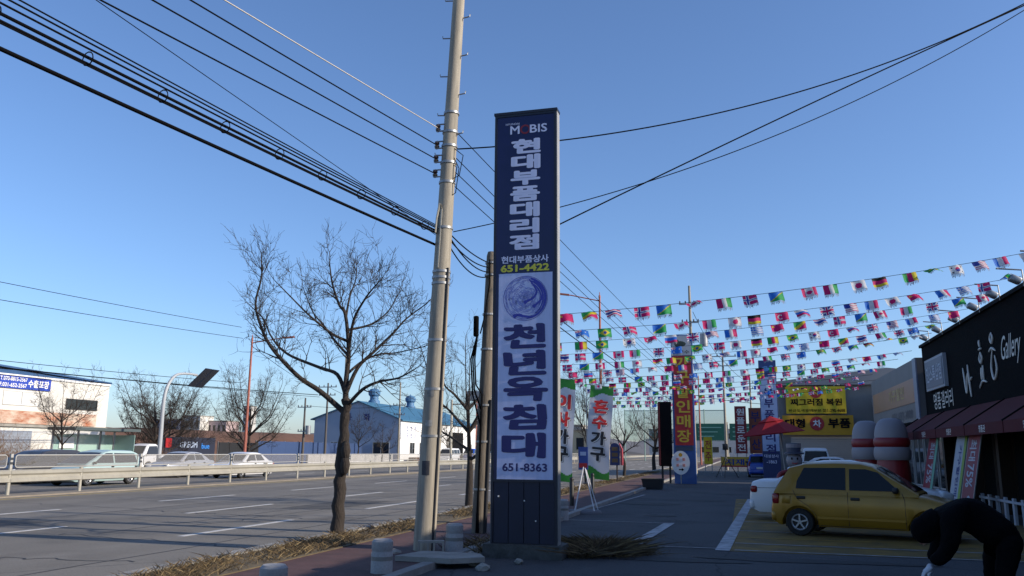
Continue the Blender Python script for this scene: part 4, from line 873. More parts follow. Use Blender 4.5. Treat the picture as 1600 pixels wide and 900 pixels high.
for k in range(14):
    x, z = -.4 + .25 * (k % 5) + .12 * (k // 5), .2 + .24 * (k // 5); MB().tube([(x, -1.2 + random.uniform(-.2, .2), z), (x, 1.2, z)], .12, 8).build('log', mat('log_wood', (.16, .09, .05, 1), .9), wp)
# low distant blocks
def far_block(name, x, y, w, d, h, m, label, nw=5, nf=2, roofm=None):
    o = (x, y, 0); r = thing(name, o, label, 'building')
    MB().box(x - w / 2, x + w / 2, y - d / 2, y + d / 2, 0, h).build('wall', m, r, o)
    MB().box(x - w / 2 - .3, x + w / 2 + .3, y - d / 2 - .3, y + d / 2 + .3, h, h + .4).build('roof', roofm or concrete, r, o)
    for f in range(nf):
        for i in range(nw): MB().box(x - w / 2 + (i + .25) * w / nw, x - w / 2 + (i + .75) * w / nw, y - d / 2 - .05, y - d / 2 + .02, h * (f + .35) / nf, h * (f + .75) / nf).build('window', glass_dark, r, o)
    return r
far_block('far_factory', -303, 400, 16, 12, 17, mat('far_blue', (.12, .16, .28, 1), .7), 'distant blue grey block beyond the earth bank', 4)
far_block('far_factory', -288, 402, 10, 12, 19, wall_w, 'distant white block beyond the earth bank', 3)
far_block('far_factory', -278, 410, 12, 12, 16.5, mat('far_pink', (.45, .34, .33, 1), .7), 'distant pinkish block beyond the earth bank', 4)
far_block('far_factory', -300, 470, 5, 7, 28, mat('far_tower', (.45, .44, .42, 1), .8), 'distant pale tower above the far blocks', 2, 5)
far_block('far_house', -60, 250, 30, 14, 9, mat('far_grey', (.32, .31, .29, 1), .8), 'distant grey block right of the warehouse', 6)
far_block('far_house', -36, 180, 16, 10, 6, mat('far_beige', (.46, .38, .25, 1), .8), 'distant beige house behind the white banner flags', 5, 1)
far_block('far_house', -14, 330, 40, 14, 10, mat('far_pale', (.40, .40, .40, 1), .8), 'distant pale block at the end of the road', 9)
# grey hoarding board on legs above the workshop
ob = (-39, 132, 0); bl = thing('billboard', ob, 'grey roadside billboard seen from behind above the workshop', 'billboard')
MB().box(-42, -33.5, 132, 132.4, 6.6, 10.2).build('board', mat('board_grey', (.16, .16, .165, 1), .7, var=.2, scale=.4), bl, ob)
for z in (7.3, 8.4, 9.5): MB().box(-42, -33.5, 131.85, 131.98, z, z + .12).build('brace', steel, bl, ob)
for x in (-41, -38, -35): MB().box(x - .12, x + .12, 132.1, 132.3, 0, 6.6).build('leg', steel, bl, ob)
og = (-36.5, 104, 0); cg = thing('cantilever_sign', og, 'grey cantilever road sign seen from behind beside the warehouse', 'road sign')
MB().tube([(-36.5, 104, 0), (-36.5, 104, 8.2)], .16, 10).build('post', galv, cg, og); MB().tube([(-36.5, 104, 7.6), (-32.5, 104, 7.6)], .09, 8).build('arm', galv, cg, og)
MB().box(-34.6, -32.0, 103.9, 103.98, 8.0, 9.3).build('sign_board', steel, cg, og)
# green road signs and golf net far down the road
oz = (-3.6, 120, 0); gs = thing('overhead_road_sign', oz, 'pair of green overhead road signs at the end of the lot', 'road sign')
for a, b in ((-6.2, -2.2), (-1.6, 2.6)):
    p = MB().box(a, b, 120, 120.1, 3.3, 5.6).build('sign_board', mat('road_sign_green', (.010, .10, .065, 1), .5), gs, oz)
    for k in range(3): MB().box(a + .4, b - .5 - .5 * k, 119.97, 119.995, 5.0 - .6 * k, 5.12 - .6 * k).build('pale_line', mat('sign_line', (.16, .34, .28, 1), .5), p, oz)
for x in (-6.4, -1.9, 2.8): MB().tube([(x, 120.2, 0), (x, 120.2, 5.8)], .12, 8).build('post', galv, gs, oz)
on = (-12, 165, 0); gn = thing('golf_net', on, 'pale green netting of a far driving range', 'net')
netm = mat('green_net', (.07, .22, .17, 1), .8, alpha=.20)
MB().box(-22, -3, 165, 185, 4.0, 9.6).build('netting', netm, gn, on)
for k in range(6): MB().tube([(-22 + 3.8 * k, 164.9, 0), (-22 + 3.8 * k, 164.9, 9.8)], .12, 6).build('net_post', mat('net_post', (.2, .3, .26, 1), .6), gn, on)
MB().box(-22, -3, 164.85, 164.95, 9.5, 9.65).build('net_rail', mat('net_post', None), gn, on)

# ---------------------------------------------------------------- black gallery shop
O4 = (6.5, 22, 0)
bk = thing('gallery_shop', O4, 'black fronted gallery shop with maroon awnings along the lot', 'shop')
blackwall = mat('black_brick', (.0045, .0045, .0055, 1), .9, var=.4, scale=3, bump=.35, bscale=9, stretch=(1, 1, 5), spec=.10)
MB().box(6.52, 17, -14, 33.4, 3.0, 5.46).build('wall', blackwall, bk, O4)
MB().box(7.3, 17, -14, 33.4, 0, 3.0).build('lower_wall', black_m, bk, O4)
MB().box(6.44, 17.1, -14.1, 33.45, 5.46, 5.56).build('parapet_cap', black_m, bk, O4)
wood_trim = mat('dark_wood', (.035, .020, .014, 1), .6)
y = 33.3; k = 0
while y > 2:
    MB().box(6.9, 7.28, y - .28, y, 0, 3.0).build('pier', wood_trim, bk, O4)
    for q in range(2):
        a = y - .28 - q * 1.5; window(bk, O4, 'x', a - 1.46, a - .02, .35, 2.6, 7.3, 0, wood_trim)
    y -= 3.3
aw = mat('maroon_awning', (.095, .008, .012, 1), .9, var=.2, scale=2)
for i in range(9):
    y1 = 33.9 - 3.35 * i; y0 = y1 - 3.28
    mb = MB(); A = [(6.5, 3.02), (5.5, 2.36), (5.5, 2.10), (5.53, 2.10), (5.53, 2.33), (6.5, 2.96)]
    mb.prism([(x, y0, z) for x, z in A], (0, y1 - y0, 0)); o = mb.build('awning', aw, bk, O4)
    for e in (y0 + .006, y1 - .006): MB().face([(6.5, e, 2.96), (5.53, e, 2.33), (5.53, e, 2.12), (6.5, e, 2.7)]).build('awning_cheek', aw, o, O4)
    MB().bar((6.5, y1 + .035, 3.03), (5.49, y1 + .035, 2.36), .05, .05).build('awning_rib', black_m, o, O4)
    if i < 6: text('명품관', white_m, (5.493, (y0 + y1) / 2, 2.235), NY, UP, .55, .17, o, O4, .01, shear=.1)
pl = mat('pale_letter', (.62, .60, .55, 1), .45)
xf = 6.50
def brush(paths, y_c, z_c, sc_, w):
    """hand brushed strokes on the facade: (u toward the camera, v up)"""
    mb = MB()
    for P in paths:
        pts = smooth_path([Vector((xf + .0, y_c - u * sc_, z_c + v * sc_)) for u, v in P], 5); n = len(pts)
        mb.tube(pts, [w * (.45 + .75 * math.sin(math.pi * (i + .6) / (n + .4))) for i in range(n)], 6)
    mb.build('brush_letter', pl, bk, O4, 70)
brush([[(-.55, .45), (-.42, .1), (-.3, -.35), (-.18, -.1)], [(.05, .5), (.12, 0), (.2, -.5)], [(-.18, -.1), (0, .25)], [(.2, .0), (.42, .08)]], 27.2, 3.75, .95, .03)
brush([[(0, .75), (.02, .55)], [(-.12, .48), (.15, .50)], [(.02, .4), (-.12, .22), (.02, .08), (.14, .22), (.02, .4)], [(-.02, -.05), (-.06, -.4)], [(.15, 0), (.12, -.42)], [(-.35, -.62), (0, -.45), (.4, -.5)]], 25.7, 4.05, .95, .03)
brush([[(.05, .75), (-.08, .6), (.05, .46), (.16, .6), (.05, .75)], [(-.3, .25), (0, .32), (.3, .22)], [(.05, .3), (-.2, -.2), (-.02, -.55), (.3, -.3), (.2, .1)]], 24.55, 4.1, .95, .03)
text('Gallery', pl, (xf, 23.0, 4.2), NY, UP, 1.55, .78, bk, O4, .0, shear=.35)
op = MB().box(6.40, 6.515, 29.7, 32.5, 3.80, 4.88).build('panel_sign', mat('panel_rim', (.34, .36, .40, 1), .5), bk, O4)
MB().box(6.385, 6.398, 29.8, 32.4, 3.88, 4.80).build('panel_face', mat('panel_blue', (.06, .085, .15, 1), .4), op, O4)
text('인스톡샵점', mat('panel_text', (.42, .46, .55, 1), .5), (6.38, 31.1, 4.34), NY, UP, 2.3, .55, op, O4, .02)
for k, ch in enumerate('명품갤러리'): text(ch, pl, (xf, 31.75 - .57 * k, 3.42), NY, UP, .46, .56, bk, O4, .012)
for i, y in enumerate((19.5, 21.3, 23.2, 25.1, 27.3, 29.6, 31.6)):
    o = (6.45, y, 5.56); s_ = thing('spot_lamp', o, ('first', 'second', 'third', 'fourth', 'fifth', 'sixth', 'seventh')[i] + ' hooked spot lamp from the camera on the black shop parapet', 'lamp', 'spot lamps on the black parapet')
    MB().tube([(0, 0, -.1), (-.02, 0, .28), (-.55, 0, .34)], .02, 6).build('arm', steel, s_); rbox('lamp_head', steel, (.26, .22, .16), (-.18, 0, .06), .04, s_, (0, .5, 0))
# leaning discount boards in front of the shop
def board(y, x, w, h, lean, m, label, txts, skew=0.0, edge=None):
    o = bpy.data.objects.new('leaning_banner', None); COL.objects.link(o); o.location = (x, y, 0.02); tag(o, label, 'banner', 'leaning banners before the gallery shop')
    o.rotation_euler = (0, R(12), R(lean))
    MB().box(-.012, .012, -w / 2, w / 2, 0.03, h).build('panel', m, o)
    for (b, c, m2, hh, ln) in txts:
        mb = MB(); letter(mb, b, (-.018, 0, c), (0, 0, -1), NY, ln, hh, .02); mb.build('lettering', m2, o)
    if edge: MB().box(-.016, -.013, -w / 2, -w / 2 + w * .22, .05, h).build('edge_strip', edge, o)
    for s_ in (-1, 1): MB().bar((.0, s_ * w / 2, 0), (.0, s_ * w / 2, h + .02), .025, .025).build('frame_bar', steel, o)
    return o
bred = mat('banner_maroon', (.24, .035, .05, 1), .6); plg = mat('pale_grey_print', (.42, .44, .50, 1), .6); mintp = mat('mint_print', (.16, .38, .28, 1), .6)
b1 = board(24.0, 5.35, .75, 2.15, 8, bred, 'maroon leaning banner with large percent figures beside the gold car bonnet', [('최대', 1.75, plg, .42, .55), ('75%', 1.1, plg, .42, .6), ('9', .45, plg, .4, .3)])
b2 = board(25.3, 5.35, .7, 2.15, 8, mat('banner_white', (.38, .40, .46, 1), .6), 'pale leaning banner with small blue print between the maroon ones', [('가구할인매장', 1.05, mat('print_blue', (.04, .05, .2, 1), .6), .2, 1.7)], edge=mat('lime_print', (.22, .34, .05, 1), .6))
b3 = board(28.6, 5.3, .8, 2.15, 8, bred, 'maroon leaning banner with mint edge beside the inflatable columns', [('최대', 1.75, plg, .4, .5), ('75%', 1.05, plg, .4, .6)], edge=mintp)
b4 = board(19.6, 5.6, .35, 2.1, 0, mat('print_blue', None), 'narrow dark blue banner strip in the gallery shop doorway', [('가구', 1.2, plg, .2, 1.2)])
rl = thing('picket_rail', (6.1, 22.8, 0), 'low white picket rail in front of the gallery shop', 'rail')
pk = mat('picket_white', (.46, .48, .52, 1), .6)
for i in range(8): MB().box(-.03, .03, -2.4 + i * .68, -2.32 + i * .68 + .06, 0, .62).build('picket', pk, rl)
MB().box(-.045, -.032, -2.45, 2.6, .50, .56).build('rail_bar', pk, rl)

# ---------------------------------------------------------------- orange billboard shop, gap, yellow banner workshop
O5 = (6.6, 39, 0)
bs5 = thing('orange_sign_shop', O5, 'shop with wide grey and orange fascia sign next to the black gallery', 'shop')
MB().box(7.4, 17, 33.5, 47.2, 0, 5.0).build('wall', mat('shop_grey', (.22, .21, .20, 1), .8, var=.2, scale=1), bs5, O5)
fa = MB().box(6.35, 7.38, 33.6, 45, 2.85, 5.14).build('fascia', mat('fascia_grey', (.15, .145, .15, 1), .5, var=.2, scale=1), bs5, O5)
MB().box(6.325, 6.348, 34.3, 44.6, 3.55, 4.45).build('orange_band', mat('fascia_orange', (.33, .09, .035, 1), .3, var=.25, scale=1), fa, O5)
MB().box(6.30, 6.36, 33.6, 34.2, 2.85, 5.14).build('end_strip', mat('end_blue', (.16, .19, .28, 1), .4), fa, O5)
text('가구할인', mat('fascia_yellow', (.48, .32, .08, 1), .4), (6.318, 38.2, 4.05), NY, UP, 3.6, .52, fa, O5, .02)
text('031-692-3008', mat('fascia_dark', (.06, .065, .09, 1), .5), (6.34, 37.3, 3.15), NY, UP, 4.6, .36, fa, O5, .02)
MB().box(6.9, 7.39, 33.6, 47, 2.6, 2.84).build('canopy', mat('green_canopy', (.05, .055, .05, 1), .7), bs5, O5)
for a in (34.2, 36.6, 39, 41.4, 43.8): window(bs5, O5, 'x', a, a + 2.1, .3, 2.4, 7.4, 1)
MB().tube(smooth_path([(6.9, 47.3, 0), (6.9, 47.3, 3.6), (6.9, 47.5, 4.5), (7.6, 47.6, 4.8)], 5), .2, 12).build('duct', mat('dark_duct', (.02, .03, .05, 1), .5), bs5, O5, 60)
O6 = (6, 60, 0)
yw = thing('banner_workshop', O6, 'grey workshop facing the lot behind two yellow banners', 'building')
MB().box(2.5, 17, 60.5, 78, 0, 6.2).build('wall', mat('shop_grey', None), yw, O6)
MB().prism([(2.2, 60.2, 6.2), (17.3, 60.2, 6.2), (17.3, 60.2, 6.45), (9.5, 60.2, 7.3), (2.2, 60.2, 6.45)], (0, 18, 0)).build('roof', mat('grey_roof', (.22, .22, .23, 1), .6), yw, O6)
sh = mat('pale_shutter', (.34, .34, .33, 1), .6)
s_ = MB().box(3.2, 7.4, 60.42, 60.5, 0, 2.7).build('shutter', sh, yw, O6)
for k in range(18): MB().box(3.25, 7.35, 60.39, 60.418, .06 + .148 * k, .16 + .148 * k).build('slat', sh, s_, O6)
MB().box(8.6, 17, 48.8, 60, 0, 5.6).build('side_wing', mat('wing_grey', (.28, .27, .25, 1), .8), yw, O6)
def wall_banner(o, x0, x1, z0, z1, y, m, label):
    r = thing('wall_banner', o, label, 'banner', 'yellow banners on the workshop'); mb = MB(); n = 14
    vs = [(x0 + (x1 - x0) * i / n, y + .015 * math.sin(i * 1.9 + j), z0 + (z1 - z0) * j / 3) for j in range(4) for i in range(n + 1)]
    mb.add(vs, [(j * (n + 1) + i, j * (n + 1) + i + 1, (j + 1) * (n + 1) + i + 1, (j + 1) * (n + 1) + i) for j in range(3) for i in range(n)])
    mb.build('cloth', m, r, o, 60); return r
oo = (4.9, 60.2, 4.1); w1 = wall_banner(oo, 3.0, 6.85, 4.28, 6.1, 60.25, yellow_m, 'upper yellow banner with red disc on the grey workshop')
MB().disc((4.95, 60.20, 5.72), .40, NY, 28).build('red_disc', red_m, w1, oo); text('차', yellow_letter, (4.95, 60.18, 5.72), PX, UP, .45, .45, w1, oo, .03)
text('찌그러짐 복원', black_m, (4.95, 60.2, 5.05), PX, UP, 3.3, .48, w1, oo, .03); text('011-290-4688', black_m, (6.05, 60.2, 4.48), PX, UP, 1.4, .22, w1, oo, .02); text('판금도색광택부분', black_m, (4.2, 60.2, 4.48), PX, UP, 2.1, .2, w1, oo, .01)
oo = (4.9, 59.9, 2.8); w2 = wall_banner(oo, 2.7, 7.2, 2.85, 4.15, 59.95, orange_y, 'lower orange yellow banner with red disc on the grey workshop')
MB().disc((4.9, 59.9, 3.6), .46, NY, 28).build('red_disc', red_m, w2, oo); text('차', white_m, (4.9, 59.88, 3.6), PX, UP, .52, .5, w2, oo, .03)
text('대형', black_m, (3.5, 59.9, 3.62), PX, UP, 1.3, .62, w2, oo, .04); text('부품', black_m, (6.3, 59.9, 3.62), PX, UP, 1.4, .66, w2, oo, .04)

# ---------------------------------------------------------------- other pillar signs down the lot
O7 = (-3.0, 46, 0)
rp = thing('pillar_sign', O7, 'red pillar sign with yellow lettering and blue sides down the lot', 'sign')
RX0, RX1, RY = -3.52, -2.40, 45.7
MB().box(RX0, RX1, RY, 46.2, 0, 7.9).build('cabinet', mat('pillar_blue', (.03, .09, .28, 1), .5), rp, O7)
MB().box(RX0 + .1, RX1 - .08, RY - .03, RY - .002, 2.0, 6.75).build('red_panel', red_m, rp, O7)
MB().box(RX0 + .05, RX1 - .05, RY - .03, RY - .002, 6.78, 7.85).build('picture_panel', mat('panel_pale', (.45, .46, .48, 1), .5), rp, O7)
mb = MB(); mb.ball((-3.0, RY - .02, 7.4), (.34, .02, .18), 12); mb.ball((-3.2, RY - .025, 7.45), (.16, .02, .22), 10); mb.build('picture_mark', mat('dark_green_mark', (.03, .05, .04, 1), .6), rp, O7)
text('가구수', black_m, (-2.97, RY - .035, 6.96), PX, UP, .85, .2, rp, O7, .01)
for k, ch in enumerate('가구할인매장'): text(ch, mat('pillar_yellow', (.60, .42, .03, 1), .5), (-2.96, RY - .035, 6.38 - k * .78), PX, UP, .72, .66, rp, O7, .025)
MB().box(RX0 + .1, RX1 - .1, RY - .02, RY - .002, 1.72, 1.95).build('number_strip', mat('strip_dark', (.04, .06, .1, 1), .5), rp, O7)
oo = (-3.15, 45.2, 0); ov = thing('oval_sign', oo, 'white oval sign with red marks at the foot of the red pillar', 'sign')
MB().disc((-3.15, 45.2, 1.10), .47, NY, 32, rz=1.3).build('plate', white_m, ov, oo); MB().tube([(-3.15, 45.25, 0), (-3.15, 45.25, .6)], .03, 8).build('post', steel, ov, oo)
for (a, b) in ((-.16, .18), (.16, .18), (-.16, -.12), (.16, -.12)):
    mb = MB()
    for q in range(3): mb.box(-3.15 + a - .06, -3.15 + a + .06, 45.17, 45.195, 1.1 + b - .07 + .05 * q, 1.1 + b - .045 + .05 * q)
    mb.build('red_mark', red_m, ov, oo)
MB().disc((-3.15, 45.19, 1.5), .1, NY, 16).build('orange_mark', orange_y, ov, oo); MB().face([(-3.25, 45.19, .72), (-3.1, 45.19, .72), (-3.1, 45.19, .66), (-2.98, 45.19, .75), (-3.1, 45.19, .84), (-3.1, 45.19, .78), (-3.25, 45.19, .78)]).build('arrow_mark', black_m, ov, oo)
oo = (-3.95, 45.9, 0); lb = thing('display_board', oo, 'dark upright display board standing left of the red pillar', 'sign')
MB().box(-4.3, -3.62, 45.7, 46.0, .9, 4.3).build('cabinet', black_m, lb, oo); MB().box(-4.32, -4.22, 45.66, 45.698, .95, 4.25).build('red_edge', mat('dull_red', (.12, .012, .015, 1), .5), lb, oo)
for x in (-4.15, -3.75): MB().box(x - .05, x + .05, 45.8, 45.9, 0, .9).build('leg', blackm, lb, oo)
O8 = (1.65, 55.2, 0)
bp_ = thing('pillar_sign', O8, 'pale blue pillar sign with navy lettering beside the yellow banners', 'sign')
MB().box(1.2, 2.25, 55, 55.35, 0, 7.4).build('cabinet', mat('pillar_navy', (.02, .035, .12, 1), .5), bp_, O8)
MB().box(1.23, 2.22, 54.97, 54.998, 1.75, 6.35).build('pale_panel', mat('pale_blue_panel', (.33, .42, .62, 1), .5), bp_, O8)
MB().box(1.23, 2.22, 54.97, 54.998, 6.4, 7.35).build('blue_panel', mat('mid_blue', (.02, .05, .18, 1), .5), bp_, O8)
mb = MB(); mb.ball((1.6, 54.965, 6.85), (.25, .01, .16), 10); mb.ball((1.95, 54.965, 6.95), (.14, .01, .12), 8); mb.build('blue_mark', mat('light_blue_mark', (.08, .25, .55, 1), .5), bp_, O8)
for k, ch in enumerate('우부품대리점'): text(ch, navy_letter, (1.72, 54.96, 5.4 - k * .70), PX, UP, .58, .55, bp_, O8, .025)
text('대성상사', white_letter, (1.72, 54.96, 1.45), PX, UP, .85, .2, bp_, O8, .01); text('-1863', white_letter, (1.72, 54.96, 1.1), PX, UP, .6, .2, bp_, O8, .01)
def slim_sign(x, y, w, z0, z1, m, tm, chars, label, name='slim_sign'):
    o = (x, y, 0); t = thing(name, o, label, 'sign'); MB().box(x - w / 2, x + w / 2, y, y + .12, z0, z1).build('panel', m, t, o)
    p = (z1 - z0) / (len(chars) + .3)
    for k, ch in enumerate(chars): text(ch, tm, (x, y - .006, z1 - p * (k + .65)), PX, UP, w * .7, p * .78, t, o, .02)
    for s_ in (-1, 1): MB().box(x + s_ * w * .4 - .03, x + s_ * w * .4 + .03, y + .02, y + .1, 0, z0).build('leg', steel, t, o)
slim_sign(-.05, 63, .8, 1.6, 4.95, mat('dull_red_panel', (.20, .015, .02, 1), .5), white_m, '원플로운전', 'slim red upright sign left of the orange one')
slim_sign(.98, 63.5, .9, 1.6, 4.85, mat('brick_orange', (.26, .06, .03, 1), .5), navy_letter, '부동산', 'slim orange upright sign beside the pale blue pillar')
slim_sign(1.75, 66, .5, 1.6, 4.7, mat('slate_panel', (.04, .06, .12, 1), .5), white_letter, '법무사', 'slim slate upright sign behind the pale blue pillar')
slim_sign(-2.75, 72, .68, .7, 2.9, yellow_m, red_m, '전주', 'yellow and red upright sign right of the red pillar')
oo = (.1, 62.2, 0); st = thing('strip_banner', oo, 'low yellow banner stretched below the slim red signs', 'banner')
MB().box(-1.5, 1.9, 62.2, 62.23, .65, 1.35).build('cloth', mat('strip_yellow', (.5, .32, .03, 1), .6), st, oo); text('지재급', blue_m, (-.2, 62.19, 1.0), PX, UP, 2.0, .42, st, oo, .03)
for x in (-1.5, 1.9): MB().tube([(x, 62.25, 0), (x, 62.25, 1.4)], .03, 6).build('post', steel, st, oo)
MB().box(-1.5, 1.9, 62.17, 62.195, .65, .75).build('red_edge', red_m, st, oo)

# ---------------------------------------------------------------- banner flags, stands, bollards, clutter
green_c = mat('banner_green', (.05, .27, .04, 1), .6, trans=.35); white_c = mat('banner_cloth', (.62, .63, .66, 1), .7, trans=.35)
redt = mat('print_red', (.50, .02, .02, 1), .6); darkt = mat('print_dark', (.02, .02, .025, 1), .6)
def feather(x, y, w, z0, z1, word, label, lean=0.0):
    o = (x, y, 0); t = thing('banner_flag', o, label, 'banner', 'white banner flags on the kerb')
    def wav(u, v): return Vector((x + u * w + lean * (v - .5) - .03 * math.sin(v * 5), y + .05 * math.sin(v * 7 + u * 3), z0 + v * (z1 - z0) + .10 * (.5 - u)))
    mb = MB(); nu, nv = 24, 110
    def colr(u, v):
        top = .885 + .05 * (2 * u - 1) ** 2 * (1 if u > .5 else .2) - .03 * math.cos(u * 6); bot = .10 + .035 * math.sin(u * 5 + 1)
        return 1 if v > top or v < bot else 0
    vs = [wav(i / nu, j / nv) for j in range(nv + 1) for i in range(nu + 1)]
    for j in range(nv):
        for i in range(nu):
            a = j * (nu + 1) + i; mb.f.append([a, a + 1, a + nu + 2, a + nu + 1]); mb.m.append(colr((i + .5) / nu, (j + .5) / nv))
    mb.v = [tuple(p) for p in vs]; mb.build('cloth', [white_c, green_c], t, o, 80)
    for k, ch in enumerate(word):
        v = .775 - k * .17; 
        for (dx, dz, m_, dy) in ((.03, -.03, white_m, -.012), (.045, -.045, darkt, -.008), (0, 0, redt if k < 2 else darkt, -.02)):
            m2 = MB(); letter(m2, ch, (0, 0, 0), PX, UP, w * .66, (z1 - z0) * .15, .05 if dy == -.02 else .06)
            m2.v = [tuple(wav(.5 + (px + dx) / w, v + (pz + dz) / (z1 - z0)) + Vector((0, dy - .02, 0))) for (px, py, pz) in m2.v]
            m2.build('lettering', m_, t, o)
    MB().tube([(x - .06, y + .02, 0), (x - .06, y + .02, z1 + .2)], .02, 6).build('pole', steel, t, o); MB().tube([(x - .06, y + .02, z1 + .08), (x + w, y + .02, z1 - .06)], .014, 6).build('top_rod', steel, t, o)
    MB().lathe([(0, .12), (.18, .1), (.2, 0)], 12, (x - .06, y + .02, .08)).build('base', blackm, t, o)
feather(-7.12, 40, 1.12, .35, 4.75, '혼수가구', 'white banner flag with green ends and full red and black lettering', .25)
feather(-8.10, 36.4, 1.0, .35, 4.8, '이사가구', 'white banner flag half hidden behind the navy pillar sign', .15)
o = (-4.15, 22.7, 0); ts_ = thing('tripod_sign', o, 'small blue and red notice on a tripod stand with grey base', 'sign')
MB().lathe([(0, .10), (.42, .09), (.48, .03), (.48, 0)], 18).build('base', mat('grey_weight', (.12, .12, .13, 1), .8), ts_, smooth=50)
for a in (.6, 2.4, 4.2, 5.6): MB().tube([(math.cos(a) * .40, math.sin(a) * .40, .08), (0, 0, 1.3)], .016, 6).build('leg', mat('white_tube', (.6, .6, .62, 1), .5), ts_)
MB().box(-.15, .11, -.03, 0, 1.15, 1.75).build('notice', mat('notice_blue', (.03, .07, .28, 1), .5), ts_); MB().box(-.13, .09, -.036, -.032, 1.2, 1.32).build('red_print', red_m, ts_); MB().box(-.10, .06, -.036, -.032, 1.52, 1.62).build('pale_print', mat('pale_blue_panel', None), ts_)
o = (-6.5, 44.8, 0.085); nb = thing('notice_board', o, 'blue rounded notice board with red striped edge on a post', 'sign')
def rounded(x0, x1, z0, z1, n=10): return [(x0, 0, z0), (x1, 0, z0), (x1, 0, z1)] + [((x0 + x1) / 2 + (x1 - x0) / 2 * math.cos(math.pi * i / n), 0, z1 + (x1 - x0) / 2 * math.sin(math.pi * i / n)) for i in range(1, n)] + [(x0, 0, z1)]
mb = MB(); mb.prism(rounded(-.30, .22, .85, 1.75), (0, .05, 0)); mb.build('board', mat('notice_navy', (.025, .04, .14, 1), .5), nb)
for q in range(3): MB().box(-.2, .12, -.012, -.004, 1.0 + .3 * q, 1.2 + .3 * q).build('print_block', mat('brown_print', (.16, .10, .05, 1), .6), nb)
mb = MB(); mb.prism([(.25, .0, .85), (.38, -.05, .85), (.36, -.05, 1.7), (.2, 0, 2.0), (.25, 0, 1.7)], (0, .3, 0)); mb.build('side_board', mat('stripe_red', (.42, .06, .08, 1), .5), nb)
MB().box(.02, .09, .06, .13, 0, 1.0).build('post', mat('post_brown', (.07, .05, .04, 1), .7), nb)
granite = mat('granite', (.37, .36, .35, 1), .75, var=.25, scale=40, bump=.1, bscale=60)
bp0 = MB(); bp0.lathe([(0, .50), (.11, .497), (.135, .47), (.138, .375), (.130, .36), (.130, .345), (.138, .33), (.142, -.2)], 24); bpm = bp0.mesh('post', granite, smooth=40)
for (x, y, l) in ((-4.52, 10.31, 'granite bollard with sunlit head left of the broken slab'), (-4.42, 12.85, 'granite bollard between the concrete pole and the pillar sign'), (-4.54, 7.72, 'granite bollard cut by the lower picture edge'), (-4.22, 20.2, 'granite bollard in the shade right of the pillar sign')):
    t = thing('stone_bollard', (x, y, .0), l, 'bollard', 'granite bollards'); put('post', bpm, t)
    MB().lathe([(.1405, .24), (.1405, .29)], 24).build('dark_band', mat('band_dark', (.20, .19, .17, 1), .6), t)
for (x, y, l) in ((-4.85, 24.5, 'slim black bollard by the tripod stand'), (-5.1, 29.5, 'slim black bollard behind the tripod stand')):
    t = thing('black_bollard', (x, y, .08), l, 'bollard'); MB().lathe([(0, .82), (.05, .80), (.07, .75), (.05, .70), (.07, .66), (.065, -.1)], 14).build('post', blackm, t, smooth=50)
t = thing('dark_bucket', (-4.45, 19.6, .012), 'dark bucket by the shaded granite bollard', 'bucket'); MB().lathe([(0, .02), (.16, .02), (.2, .40), (.21, .40), (.21, .36)], 18).build('pail', mat('bucket_black', (.02, .02, .022, 1), .6), t, smooth=50)
o = (-3.9, 38.2, .012); pt = thing('planter_tub', o, 'black rectangular planter tub standing on the lot', 'planter')
mb = MB(); mb.add([(-.40, -.22, 0), (.40, -.22, 0), (.40, .22, 0), (-.40, .22, 0), (-.47, -.27, .42), (.47, -.27, .42), (.47, .27, .42), (-.47, .27, .42)], [(0, 1, 2, 3)[::-1], (0, 1, 5, 4), (1, 2, 6, 5), (2, 3, 7, 6), (3, 0, 4, 7)]); mb.build('tub', mat('tub_black', (.012, .012, .015, 1), .5), pt)
MB().box(-.49, .49, -.29, .29, .42, .46).build('rim', mat('tub_black', None), pt); MB().box(-.42, .42, -.22, .22, .455, .475).build('soil', verge_m, pt)
mb = MB(); mb.prism([(-.55, -.35, 0), (.3, -.42, 0), (.7, -.1, 0), (.5, .3, 0), (-.4, .35, 0)], (0, 0, .07)); o_ = mb.build('concrete_slab', concrete); o_.location = (-4.25, 11.75, .09); tag(o_, 'broken concrete slab lying before the leaning pole', 'slab')
t = thing('cinder_block', (-4.62, 12.35, .09), 'hollow concrete block lying at the foot of the leaning pole', 'block', rz=R(20))
mb = MB()
for (a, b) in ((-.2, -.17), (-.06, -.03), (.03, .06), (.17, .2)): mb.box(a, b, -.07, .07, .03, .16)
mb.box(-.2, .2, -.07, .07, 0, .03); mb.box(-.2, .2, -.07, .07, .16, .19); mb.build('block_body', concrete, t)
rk = random.Random(8)
for i, (x, y, s_) in enumerate(((-5.25, 12.3, .16), (-3.75, 11.8, .09), (-4.05, 12.55, .12), (-3.2, 12.2, .07), (-4.9, 11.9, .07), (-3.5, 11.4, .10))):
    bm = bmesh.new(); bmesh.ops.create_icosphere(bm, subdivisions=2, radius=s_)
    for v in bm.verts: v.co *= rk.uniform(.75, 1.15); v.co.z *= .65
    me = bpy.data.meshes.new('rubble_stone'); bm.to_mesh(me); bm.free(); me.materials.append(concrete)
    tag(put('rubble_stone', me, None, (x, y, .05)), ('largest pale stone left of the leaning pole foot', 'small stone beside the broken slab', 'medium stone between pole and sign plinth', 'tiny stone before the sign plinth', 'tiny stone behind the nearest bollard', 'flat stone on the lot before the broken slab')[i], 'stone', 'loose stones by the pole')
